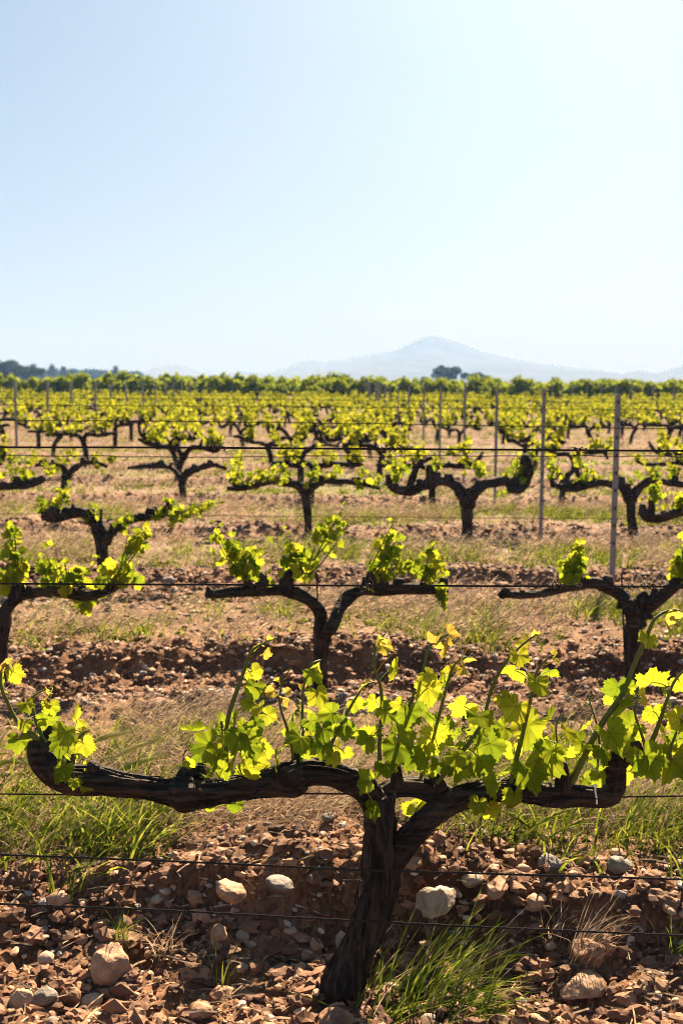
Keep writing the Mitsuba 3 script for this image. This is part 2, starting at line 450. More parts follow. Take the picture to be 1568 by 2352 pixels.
def scatter_stones(spots, sizes, sub, r, tones=STONE_TONES, rough=0.28, freq=1.9, angular=0.5):
    base = []
    for k in range(10):
        m = trimesh.creation.icosphere(subdivisions=sub) if sub else trimesh.creation.icosahedron()
        v = np.array(m.vertices)
        v = v * (1 + rough * (meshkit.noise(v * freq + k * 7.7, k) - 0.5) * 2)[:, None]
        if k < 10 * angular:                       # broken stones: cut by planes
            for _ in range(7):
                a = r.normal(size=3)
                a /= np.linalg.norm(a)
                d = v @ a
                v = v - np.maximum(d - r.uniform(0.45, 0.75), 0)[:, None] * a
        base.append((v, np.array(m.faces)))
    spots = np.asarray(spots)
    z = height(spots[:, 0], spots[:, 1])
    vs, fs, cs, o = [], [], [], 0
    for i, (x, y) in enumerate(spots):
        v, f = base[r.integers(10)]
        s = sizes[i]
        a, b = r.uniform(0, 2 * np.pi), r.uniform(-0.5, 0.5)
        sc = np.array([r.uniform(0.9, 1.6), r.uniform(0.75, 1.1), r.uniform(0.45, 0.85)]) * s
        w = v * sc
        ca, sa, cb, sb = math.cos(a), math.sin(a), math.cos(b), math.sin(b)
        w = w @ np.array([[1, 0, 0], [0, cb, sb], [0, -sb, cb]]) @ np.array([[ca, sa, 0], [-sa, ca, 0], [0, 0, 1]])
        vs.append(w + [x, y, z[i] + s * 0.15])
        fs.append(f + o)
        o += len(v)
        c = tones[r.integers(len(tones))] * r.uniform(0.30, 0.74)
        cs.append(np.broadcast_to(c, (len(v), 3)))
    return np.vstack(vs), np.vstack(fs), np.vstack(cs)


r_ = np.random.default_rng(22)
sp = stone_spots(7000, 2.25, 6.0, r_)
A = scatter_stones(sp, 0.0032 + 0.011 * r_.uniform(size=len(sp)) ** 2.4, 1, r_)
sp = stone_spots(9000, 5.0, 9.0, r_) + stone_spots(12000, 8.0, 24.0, r_)
B = scatter_stones(sp, 0.006 + 0.016 * r_.uniform(size=len(sp)) ** 2.2, 0, r_)
scene['ground__pebbles'] = ply((np.vstack([A[0], B[0]]), np.vstack([A[1], B[1] + len(A[0])])), 'pebble_material', smooth=False, color=np.vstack([A[2], B[2]]))
labels['ground__pebbles'] = {'label': 'loose pebbles and clods on the soil', 'kind': 'stuff'}


def clod_spots(n, y0, y1, r):
    out = []
    while len(out) < n:
        x, y = stone_spots(1, y0, y1, r)[0]
        t = (y / ROW - math.floor(y / ROW + 0.12)) * ROW
        if t < 0.5 or r.uniform() < 0.12:
            out.append((x, y))
    return out


SOIL_TONES = np.array([[0.155, 0.079, 0.045], [0.10, 0.049, 0.027], [0.22, 0.125, 0.076]]) * 1.7
sp = clod_spots(7000, 2.3, 7.5, r_)
C = scatter_stones(sp, 0.004 + 0.022 * r_.uniform(size=len(sp)) ** 3.0, 1, r_, SOIL_TONES, 0.75, 2.8, 0.0)
sp = clod_spots(9000, 7.0, 20.0, r_) + stone_spots(3000, 5.5, 20.0, r_)
D = scatter_stones(sp, 0.008 + 0.028 * r_.uniform(size=len(sp)) ** 2.4, 0, r_, SOIL_TONES, 0.6, 2.8, 0.0)
C = np.vstack([C[0], D[0]]), np.vstack([C[1], D[1] + len(C[0])]), np.vstack([C[2], D[2]])
scene['ground__clods'] = ply(C[:2], 'pebble_material', smooth=False, color=C[2])
labels['ground__clods'] = {'label': 'red brown clods of earth along the soil banks', 'kind': 'stuff'}


# ------------------------------------------------------------------ grass
def blades(spots, length, width, bend, r, seg=3, lean=0.9, spread=0.7, back=0.12):
    """Ribbons that bend over to the right, as the wind has laid them. bend: how far the tip is laid over (0..1.6 rad)."""
    spots = np.asarray(spots)
    n = len(spots)
    z = height(spots[:, 0], spots[:, 1])
    az = r.normal(0.15, spread, n)                            # 0: towards +x
    flip = r.uniform(size=n) < back
    az = np.where(flip, az + np.pi, az)
    L = length * r.uniform(0.55, 1.25, n)
    W = width * r.uniform(0.6, 1.3, n)
    b0 = r.uniform(0.05, 0.5, n) * lean
    b1 = b0 + bend * r.uniform(0.5, 1.3, n)
    dx, dy = np.cos(az), np.sin(az) * 0.8
    side = np.stack([-np.sin(az), np.cos(az), np.zeros(n)], -1)
    tw = r.uniform(-0.9, 0.9, n)
    p = np.stack([spots[:, 0], spots[:, 1], z - 0.004], -1)
    rows = [p.copy()]
    for k in range(seg):
        a = b0 + (b1 - b0) * (k + 0.5) / seg
        st = L / seg
        p = p + np.stack([dx * np.sin(a) * st, dy * np.sin(a) * st, np.cos(a) * st], -1)
        p[:, 2] = np.maximum(p[:, 2], z + 0.006)
        rows.append(p.copy())
    v = []
    for k in range(seg):
        w = (W * (1.0 - 0.55 * k / seg))[:, None] * 0.5
        s = side * np.cos(tw)[:, None] + np.stack([dx * 0, dy * 0, np.ones(n)], -1) * np.sin(tw)[:, None]
        v += [rows[k] - s * w, rows[k] + s * w]
    v.append(rows[seg])
    m = len(v)
    V = np.stack(v, 1).reshape(-1, 3)
    f = []
    for k in range(seg - 1):
        f += [[2 * k, 2 * k + 1, 2 * k + 3], [2 * k, 2 * k + 3, 2 * k + 2]]
    f.append([2 * (seg - 1), 2 * (seg - 1) + 1, 2 * seg])
    F = (np.array(f)[None] + (np.arange(n) * m)[:, None, None]).reshape(-1, 3)
    return V, F


def field_spots(n, y0, y1, dens, r):
    out = []
    while len(out) < n:
        k = 4000
        y = np.sqrt(r.uniform(y0 ** 2, y1 ** 2, k))
        x = r.uniform(-1, 1, k) * (0.40 * y + 0.4)
        keep = r.uniform(size=k) < dens(x, y)
        out += list(zip(x[keep], y[keep]))
    return out[:n]


def tmod(y):
    return (y / ROW - np.floor(y / ROW + 0.12)) * ROW


def patch(x, y, f, seed, lo, hi):
    return np.clip((meshkit.fbm(np.stack([x * f, y * f, x * 0], -1), 3, seed) - lo) / (hi - lo), 0, 1)


def clumped(spots, per, rad, r):
    out = []
    for x, y in spots:
        for _ in range(per):
            out.append((x + r.normal(0, rad), y + r.normal(0, rad)))
    return out


r_ = np.random.default_rng(31)


def dens_green(x, y):
    t = tmod(y)
    return np.clip((t - 0.42) / 0.12, 0, 1) * np.clip((1.9 - t) / 0.5, 0, 1) * (0.12 + patch(x, y, 1.6, 41, 0.44, 0.60))


def dens_dry(x, y):
    t = tmod(y)
    return np.clip((t - 0.5) / 0.25, 0, 1) * np.clip((2.25 - t) / 0.2, 0, 1) * (0.03 + patch(x, y, 1.4, 43, 0.42, 0.58))


parts = [blades(clumped(field_spots(420, 3.1, 4.3, dens_green, r_), 7, 0.022, r_), 0.20, 0.0052, 0.9, r_, 4),
         blades(clumped([(r_.uniform(-1.35, -0.55), r_.normal(3.42, 0.16)) for _ in range(135)], 7, 0.032, r_), 0.23, 0.0078, 0.9, r_, 4, 1.7, 1.0),
         blades(clumped([(r_.uniform(0.15, 1.5), r_.normal(3.48, 0.2)) for _ in range(150)], 6, 0.032, r_), 0.19, 0.0078, 0.9, r_, 4, 1.6, 1.0),
         blades(clumped(field_spots(1500, 5.6, 14, dens_green, r_), 8, 0.035, r_), 0.17, 0.0085, 0.9, r_, 3),
         blades(clumped(field_spots(1800, 13, 40, dens_green, r_), 6, 0.06, r_), 0.18, 0.014, 0.9, r_, 2)]
parts.append(blades(clumped(field_spots(2600, 3.3, 24, dens_green, r_), 7, 0.02, r_), 0.085, 0.016, 0.9, r_, 2, 2.6, 3.0))   # small broad leaved weeds
scene['green_grass'] = ply(join(parts), 'grass_green', smooth=False)
labels['green_grass'] = {'label': 'green grass growing in strips between the vine rows', 'category': 'grass', 'kind': 'stuff'}
parts = [blades(clumped(field_spots(1500, 3.2, 5.6, dens_dry, r_), 8, 0.022, r_), 0.19, 0.0036, 1.3, r_, 4, 1.9, 0.45),
         blades(clumped(field_spots(2600, 5.2, 14, dens_dry, r_), 9, 0.03, r_), 0.24, 0.0075, 1.2, r_, 3, 2.2, 0.4),
         blades(clumped(field_spots(3600, 13, 45, dens_dry, r_), 6, 0.06, r_), 0.26, 0.016, 1.4, r_, 2, 1.6)]
scene['dry_grass'] = ply(join(parts), 'grass_dry', smooth=False)
labels['dry_grass'] = {'label': 'dry straw coloured grass laid over by the wind between the rows', 'category': 'grass', 'kind': 'stuff'}


r_ = np.random.default_rng(35)
bits = []
for _ in range(1500):
    y = math.exp(r_.uniform(math.log(2.35), math.log(6.5)))
    x = r_.uniform(-1, 1) * (0.40 * y + 0.3)
    a, L, w = r_.normal(0.2, 0.9), r_.uniform(0.02, 0.10), r_.uniform(0.0009, 0.0024)
    z = float(height(x, y)) + 0.006 + r_.uniform(0, 0.012)
    d, e = np.array([math.cos(a), math.sin(a), r_.normal(0, 0.12)]) * L / 2, np.array([-math.sin(a), math.cos(a), 0.6]) * w
    c = np.array([x, y, z])
    m = c + np.array([0, 0, L * 0.06])
    bits.append((np.array([c - d - e, c - d + e, m - e, m + e, c + d - e, c + d + e]), np.array([[0, 1, 3], [0, 3, 2], [2, 3, 5], [2, 5, 4]])))
scene['straw_litter'] = ply(join(bits), 'grass_dry', smooth=False)
labels['straw_litter'] = {'label': 'short bits of dry straw and twigs lying on the stony soil', 'category': 'straw', 'kind': 'stuff'}


def tuft(px, py, n, length, width, bend, label, material='tuft_green', rad=0.03, spread=0.7, seed=1, lean=0.9):
    r = np.random.default_rng(seed)
    g = ground_at(px, py)
    sp = [(g[0] + r.normal(0, rad), g[1] + r.normal(0, rad * 0.7)) for _ in range(n)]
    return thing('grass_tuft', label, 'grass tuft', None, ply(blades(sp, length, width, bend, r, 5, lean, spread, 0.03), material))


tuft(935, 2312, 180, 0.22, 0.0058, 0.4, 'lush green grass tuft laid over right of the front vine trunk', rad=0.06, seed=5, lean=4.3, spread=0.7)
tuft(1010, 2340, 90, 0.23, 0.0062, 0.8, 'second green grass tuft at the bottom edge right of the lush tuft', rad=0.07, seed=6, lean=3.5, spread=0.6)
tuft(975, 2280, 60, 0.27, 0.0055, 0.4, 'sparser grass tuft behind the lush tuft with long blades laid to the right', rad=0.07, seed=16, lean=4.0, spread=0.5)
tuft(960, 2318, 80, 0.26, 0.0028, 0.6, 'dead straw mixed through the lush green tuft', 'grass_dry', rad=0.08, seed=17, lean=3.6, spread=0.6)
tuft(285, 2165, 30, 0.11, 0.0035, 1.0, 'small yellow green tuft on the shaded bank above the big boulder', rad=0.012, spread=1.5, seed=7)
tuft(375, 2195, 34, 0.11, 0.0028, 1.2, 'small half dry tuft right of the boulder tuft on the bank', 'grass_dry', rad=0.014, spread=1.6, seed=8)
tuft(515, 2275, 9, 0.12, 0.005, 0.7, 'few thin green blades in the furrow between boulder and trunk', rad=0.012, spread=1.0, seed=9)
tuft(1330, 2215, 60, 0.20, 0.0022, 1.1, 'wispy dry grass tuft above the brick shaped stone', 'grass_dry', rad=0.03, spread=0.5, seed=10)
tuft(1270, 2140, 30, 0.12, 0.0022, 1.0, 'small dry seeded tuft on the bank right of the whitish rock', 'grass_dry', rad=0.016, spread=1.2, seed=11)
tuft(1545, 2200, 26, 0.12, 0.0035, 0.8, 'small green tuft at the right edge of the bank', rad=0.02, spread=1.2, seed=12)


def barley(px, py, y, ang, length, droop):
    """A green seed head on its stalk; px, py: the middle of the head."""
    c = P(px, py, y)
    d = np.array([math.cos(ang), r_.uniform(-0.2, 0.2), math.sin(ang)])
    length *= 1.7
    a, b = c - d * length / 2, c + d * length / 2 + np.array([0, 0, -droop])
    ks = np.linspace(0, 1, 12)
    core = a + (b - a) * ks[:, None] + np.array([0, 0, 1]) * (droop * 0.7 * np.sin(ks * np.pi))[:, None]
    head = [tube(core[::3], [0.003, 0.0085, 0.0085, 0.003], 7, 0.008)]
    for k in np.linspace(0, 0.97, 26):
        for j in range(6):
            q = a + (b - a) * k + np.array([0, 0, droop * 0.7 * math.sin(k * np.pi)])
            e = d * 0.045 + r_.normal(0, 0.014, 3)
            s = np.array([0, 0.0008, 0.0006])
            head.append((np.array([q - s, q + s, q + e]), np.array([[0, 1, 2]])))
    g0 = np.array([a[0] - 0.06, y + 0.05, 0])
    g0[2] = float(height(g0[0], g0[1]))
    mid = (a + g0) / 2 + np.array([-0.02, 0, 0.03])
    k = thing('wild_barley', '', 'grass stalk')
    scene[k + '__stalk'] = ply(tube([g0, mid, a], [0.0016, 0.0013, 0.001], 5, 0.03), 'grass_green', smooth=True)
    scene[k + '__seed_head'] = ply(join(head), 'barley_head', smooth=False)
    return k


for (a, lab) in [((258, 1690, 3.75, 0.35, 0.07, 0.01), 'uppermost seed head of wild barley behind the left arm of the front vine'),
                 ((310, 1718, 3.7, 0.45, 0.085, 0.01), 'middle long seed head of wild barley behind the left arm'),
                 ((322, 1752, 3.65, 0.42, 0.09, 0.01), 'lowest long seed head of wild barley just above the left arm'),
                 ((430, 1758, 3.8, 0.3, 0.075, 0.015), 'barley seed head left of the lower leaves of the front vine'),
                 ((25, 1752, 3.9, 0.2, 0.08, 0.02), 'barley seed head bending at the left edge behind the vine'),
                 ((690, 1712, 3.9, 0.55, 0.07, 0.01), 'green seed head between the leaf clumps left of the middle'),
                 ((735, 1745, 3.85, 0.4, 0.09, 0.015), 'seed head behind the middle of the front vine just over its arm'),
                 ((1180, 1905, 3.5, -0.02, 0.06, 0.01), 'drooping pale seed head under the right arm of the front vine'),
                 ((1450, 1855, 3.6, 0.3, 0.08, 0.01), 'barley seed head below the wire near the right edge'),
                 ((1500, 1755, 3.9, 0.35, 0.08, 0.01), 'barley seed head at the right edge above the cordon wire')]:
    labels[barley(*a)]['label'] = lab
for k in [k for k, d in labels.items() if d.get('category') == 'grass stalk']:
    labels[k]['group'] = 'wild barley between the first and second row'


# ------------------------------------------------------------------ vine leaves
def leaf_mesh(seed, n=46, fold=0.15, cup=0.15, lobes=1.0, rings=(0.4, 0.75, 1.0), petiole=0.0):
    """A toothed five-lobed leaf in its own plane: the stalk joins at the origin, the tip lies at y = 1. (v, f, uv)"""
    from scipy.interpolate import PchipInterpolator
    r = np.random.default_rng(seed)
    ang = np.radians([-172, -150, -110, -80, -52, -27, 0, 27, 52, 80, 110, 150, 172])
    dip = lambda v: 1 - (1 - v) * lobes  # noqa: E731
    rad = np.array([0.22, 0.60, 0.76, 0.78 * dip(0.9), 0.93, 0.88 * dip(0.9), 1.0, 0.88 * dip(0.9), 0.93, 0.78 * dip(0.9), 0.76, 0.60, 0.22]) * r.uniform(0.93, 1.07, 13)
    th = np.linspace(ang[0], ang[-1], n)
    ro = PchipInterpolator(ang, rad)(th)
    tooth = 0.065 if n > 30 else 0.03
    ro = ro * (1 + tooth * np.where(np.arange(n) % 2, 1, -1)) * (1 + 0.03 * r.normal(size=n))
    ph = r.uniform(0, 6.28, 3)
    vs, uv = [np.zeros((1, 3))], [np.zeros((1, 2))]
    for q in rings:
        x, y = np.sin(th) * ro * q, np.cos(th) * ro * q
        z = fold * np.abs(x) - cup * (x ** 2 + y ** 2) + 0.06 * q * np.sin(th * 3 + ph[0]) + 0.05 * q * q * np.sin(th * 7 + ph[1]) - 0.25 * cup * np.clip(y, 0, 2) ** 2 + 0.02 * np.sin(9 * x + ph[2])
        vs.append(np.stack([x, y, z], -1))
        uv.append(np.stack([x, y], -1))
    k = np.arange(n - 1)
    f = [np.stack([k * 0, k + 2, k + 1], 1)]
    for i in range(len(rings) - 1):
        a, b = 1 + i * n, 1 + (i + 1) * n
        f += [np.stack([a + k, a + k + 1, b + k + 1], 1), np.stack([a + k, b + k + 1, b + k], 1)]
    return np.vstack(vs), np.vstack(f), np.vstack(uv)


MATURE = [leaf_mesh(s, 46, f, c, l) for s, f, c, l in ((1, .10, .18, 1), (2, .25, .10, 1), (3, -.12, .28, .8), (4, .32, .25, 1.2), (5, .05, .38, 1), (6, .45, .12, .7))]
YOUNG = [leaf_mesh(s, 34, f, c, l) for s, f, c, l in ((11, .8, .2, .6), (12, 1.2, .1, .5), (13, .6, .5, .8))]
MATURE_PLY = [{m: ply((v, f), m, smooth=True, uv=uv) for m in ('leaf_mature', 'leaf_yellow')} for v, f, uv in MATURE]
YOUNG_PLY = [{m: ply((v, f), m, smooth=True, uv=uv) for m in ('leaf_tip', 'leaf_yellow')} for v, f, uv in YOUNG]
LITE = [leaf_mesh(s + 20, 20, f, c, 1, (0.55, 1.0)) for s, f, c in ((1, .15, .2), (2, .4, .15), (3, -.1, .35), (4, .7, .1))]
LITE_PLY = [{m: ply((v, f), m, smooth=True, uv=uv) for m in ('leaf_mature', 'leaf_yellow')} for v, f, uv in LITE]
TINY = [leaf_mesh(s + 40, 9, f, c, 0.6, (1.0,))[:2] for s, f, c in ((1, .2, .2), (2, .5, .1), (3, -.2, .4))]


def leaf_frame(tipdir, facing):
    """Axes of a leaf whose tip points along tipdir and whose face looks along facing."""
    y = tipdir / np.linalg.norm(tipdir)
    z = facing - y * (facing @ y)
    z /= np.linalg.norm(z) + 1e-9
    return np.cross(y, z), y, z


def nearest_on(path, q):
    d = np.linalg.norm(path - q, axis=1)
    k = int(d.argmin())
    return path[k], d[k]


# ------------------------------------------------------------------ the front vine
r_ = np.random.default_rng(51)
S0 = ROW / FPX                                                  # metres per px in the front row


def arm_px(pts, y, lean=None):
    """[(px, py, radius px, [depth offset])] to points and radii in the plane y."""
    out, rad = [], []
    for q in pts:
        yy = y + (q[3] if len(q) > 3 else 0)
        out.append(P(q[0], q[1], yy))
        rad.append(q[2] * yy / FPX)
    return out, rad


vine = thing('grapevine', 'large old front grapevine with thick leaning trunk, long arms and leafy shoots', 'grapevine', 'grapevines in rows')
p, r0 = arm_px([(772, 2350, 60), (785, 2290, 51), (813, 2200, 46), (850, 2120, 40), (867, 2060, 41), (876, 1992, 43), (874, 1920, 39), (871, 1870, 36), (866, 1830, 28)], ROW)
p[0][2] -= 0.05
scene[vine + '__trunk'] = ply(tube(p, r0, 84, 0.005, 0.26, 1, 15.0, 0.16, twist=2.6), 'bark', smooth=True)
p, r0 = arm_px([(868, 1900, 34), (864, 1860, 32), (840, 1818, 31), (800, 1792, 30), (750, 1777, 30), (700, 1776, 33), (672, 1790, 40, -.01), (640, 1796, 34), (590, 1803, 30), (520, 1815, 31), (455, 1822, 36), (425, 1822, 42, -.01), (395, 1820, 31), (330, 1808, 29), (270, 1800, 30), (225, 1790, 34), (170, 1790, 38), (125, 1768, 36), (92, 1725, 30), (84, 1700, 20)], ROW)
scene[vine + '__arm'] = ply(tube(p, r0, 60, 0.005, 0.26, 2, 13.0, 0.12), 'arm_bark', smooth=True)
labels[vine + '__arm'] = {'label': 'long knobbly arm reaching left and turning up at its end'}
p, r0 = arm_px([(882, 2000, 26), (918, 1952, 31), (958, 1905, 30), (1010, 1862, 29), (1060, 1832, 27), (1120, 1818, 24), (1190, 1818, 27), (1260, 1826, 28), (1340, 1828, 24), (1395, 1826, 27), (1412, 1800, 25), (1412, 1760, 26), (1432, 1735, 24), (1470, 1722, 20)], ROW)
scene[vine + '__arm_001'] = ply(tube(p, r0, 60, 0.005, 0.26, 3, 13.0, 0.12), 'arm_bark', smooth=True)
labels[vine + '__arm_001'] = {'label': 'shorter arm forking right and bending up sharply at its end'}
p, r0 = arm_px([(872, 1850, 30), (900, 1812, 24), (950, 1808, 24), (1000, 1822, 26), (1050, 1838, 22)], ROW + 0.03)
scene[vine + '__arm_002'] = ply(tube(p, r0, 40, 0.005, 0.24, 4, 10.0, 0.14), 'arm_bark', smooth=True)
labels[vine + '__arm_002'] = {'label': 'bridge of old wood joining both arms above the fork'}
for i, s in enumerate([[(690, 1785, 26), (692, 1750, 19), (690, 1725, 15)], [(912, 1810, 17), (908, 1770, 13), (905, 1735, 11)], [(1290, 1820, 19), (1292, 1780, 16), (1288, 1752, 13)],
                       [(216, 1790, 20), (212, 1768, 17), (218, 1752, 13)], [(430, 1800, 28), (426, 1785, 22), (470, 1770, 16)], [(1215, 1820, 20), (1218, 1790, 16), (1222, 1772, 12)],
                       [(100, 1735, 26), (110, 1700, 22), (125, 1672, 14)], [(1010, 1815, 18), (1000, 1790, 13), (985, 1775, 10)]]):
    p, r0 = arm_px(s, ROW + r_.uniform(-0.02, 0.03))
    put(vine + '__spur', ply(tube(p, r0, 26, 0.005, 0.28, 20 + i, 8.0, 0.25), 'bark', smooth=True))
# strips of bark that have come off the arms at one end
for part, pp in ((vine + '__trunk', [(800, 2240, 46), (850, 2120, 38), (874, 1992, 41), (872, 1870, 34)]), (vine + '__arm', [(800, 1792, 29), (700, 1776, 30), (590, 1803, 28), (455, 1822, 36), (330, 1808, 28), (200, 1790, 33)]), (vine + '__arm_001', [(918, 1952, 30), (958, 1905, 29), (1010, 1862, 28), (1120, 1818, 23), (1260, 1826, 26), (1395, 1826, 25)])):
    p, r0 = arm_px(pp, ROW)
    q, w = smooth_path(p, r0, 0.008)
    loose = []
    for _ in range(int(len(q) * 0.9)):
        j, n, a = r_.integers(1, len(q) - 3), r_.integers(3, 8), r_.uniform(0, 6.28)
        run = list(range(j, min(j + n, len(q) - 1)))
        if r_.uniform() < 0.5:
            run = run[::-1]
        d = q[min(j + 1, len(q) - 1)] - q[j - 1]
        e1 = np.cross(d, [0, 1, 0]); e1 /= np.linalg.norm(e1)
        e2 = np.cross(d, e1); e2 /= np.linalg.norm(e2)
        k = np.linspace(0, 1, len(run))
        if len(run) < 3:
            continue
        pts = [q[i] + (e1 * math.cos(a + 0.12 * m) + e2 * math.sin(a + 0.12 * m)) * w[i] * (1.04 + 0.30 * k[m] ** 2.2 * r_.uniform(0.3, 1)) for m, i in enumerate(run)]
        loose.append(tube(pts, np.linspace(0.0026, 0.0011, len(pts)), 4, 0.008))
    scene[part + '__bark_strips'] = ply(join(loose), 'bark' if part.endswith('trunk') else 'arm_bark', smooth=True)
    labels[part + '__bark_strips'] = {'label': 'peeling strips of bark', 'kind': 'stuff'}
# torn bark strips on the trunk edge
st = []
for i in range(26):
    k = r_.uniform(0, 1)
    px, py = 876 - 92 * (1 - k) ** 1.6, 1900 + 420 * (1 - k)
    side = r_.choice([-1, 1])
    a = P(px + side * (36 + 8 * (1 - k)), py, ROW - r_.uniform(0, 0.02))
    b = a + np.array([side * r_.uniform(0.0, 0.006), r_.uniform(-.004, .004), -r_.uniform(0.02, 0.07)])
    st.append(tube([a, (a + b) / 2 + np.array([side * 0.003, 0, 0]), b], [0.0012, 0.002, 0.0006], 4, 0.012))
scene[vine + '__bark_strips'] = ply(join(st), 'bark', smooth=True)
labels[vine + '__bark_strips'] = {'label': 'loose strips of bark along the trunk', 'kind': 'stuff'}

# shoots: paths in px (with a depth offset at the end of each list), thickness in px
ZA = lambda x, y: (413.3 + x * .2343, 1423.7 + y * .2343)       # noqa: E731  enlarged views of the photograph
ZB = lambda x, y: (783.5 + x * .5003, 1377.8 + y * .5003)       # noqa: E731
ZC = lambda x, y: (x * .2343, 1506.3 + y * .2343)               # noqa: E731
SHOOTS = [
    (ZA, [(440, 1500), (455, 1250), (480, 1010), (560, 700), (640, 480), (715, 310), (820, 220), (940, 170)], 6.5, 0.02),
    (ZA, [(680, 1450), (700, 1000), (760, 850), (830, 660), (960, 570), (1050, 480)], 4.0, 0.05),
    (ZA, [(1100, 1450), (1040, 1040), (985, 800), (1000, 640), (1030, 590)], 4.0, -0.02),
    (ZA, [(1190, 1450), (1190, 1100), (1195, 800), (1220, 560), (1290, 440), (1370, 385)], 5.0, 0.04),
    (ZA, [(250, 1560), (180, 1480), (60, 1450), (20, 1350)], 3.0, 0.03),
    (ZB, [(180, 800), (180, 700), (172, 420), (150, 270), (170, 190), (200, 160)], 5.5, 0.0),
    (ZB, [(-40, 660), (0, 560), (60, 450), (110, 400), (150, 380)], 4.5, 0.06),
    (ZB, [(260, 760), (300, 500), (370, 330), (420, 200), (470, 165), (545, 130)], 5.5, 0.05),
    (ZB, [(370, 840), (430, 600), (480, 400), (520, 310), (600, 250)], 5.0, -0.03),
    (ZB, [(430, 860), (520, 740), (640, 570), (700, 400), (760, 270), (820, 200), (900, 150)], 6.0, 0.02),
    (ZB, [(770, 860), (830, 640), (865, 440), (900, 330), (970, 260)], 6.0, -0.04),
    (ZB, [(1005, 820), (1000, 720), (990, 600), (1010, 520)], 4.0, 0.04),
    (ZB, [(1040, 860), (1090, 750), (1200, 560), (1290, 420), (1340, 310), (1400, 170), (1440, 90), (1510, 50), (1560, 45)], 8.0, 0.0),
    (ZB, [(1340, 800), (1440, 620), (1490, 470), (1530, 370), (1590, 310)], 6.0, 0.03),
    (ZB, [(1400, 720), (1370, 600), (1345, 500), (1370, 430)], 4.0, -0.04),
    (ZB, [(1180, 760), (1180, 600), (1150, 480), (1135, 440)], 3.0, 0.02),
    (ZC, [(400, 860), (320, 780), (150, 620), (70, 480), (20, 330), (0, 200), (60, 90)], 7.0, 0.0),
    (ZC, [(440, 860), (400, 720), (340, 560), (320, 450), (400, 350), (500, 290)], 5.0, 0.03),
    (ZC, [(700, 1220), (700, 1000), (720, 860), (830, 760), (880, 720)], 5.0, -0.03),
    (ZB, [(150, 1010), (145, 960), (120, 900)], 3.0, -0.14),
    (ZB, [(330, 1010), (345, 970), (360, 930)], 3.0, 0.03),
    (ZB, [(560, 880), (600, 920), (650, 960)], 3.0, -0.05),
    (ZB, [(1560, 800), (1520, 700), (1540, 600), (1600, 520)], 5.0, -0.06),
    (ZA, [(380, 1740), (450, 1790), (540, 1810)], 3.0, -0.03),
]
paths, shoot_keys = [], []
for i, (Z, pts, w, dy) in enumerate(SHOOTS):
    q = [P(*Z(*a), ROW + dy * (k / (len(pts) - 1)) + 0.01 * math.sin(k * 2.1 + i)) + r_.normal(0, 0.0025, 3) for k, a in enumerate(pts)]
    k = np.linspace(1, 0, len(q))
    rr = w * S0 * (0.35 + 0.65 * k)
    key = put(vine + '__shoot', ply(tube(q, rr, 9, 0.006, 0.08, 60 + i, 3, 0.32), 'green_stem', smooth=True))
    paths.append(smooth_path(q, rr, 0.006)[0])
    shoot_keys.append(key)

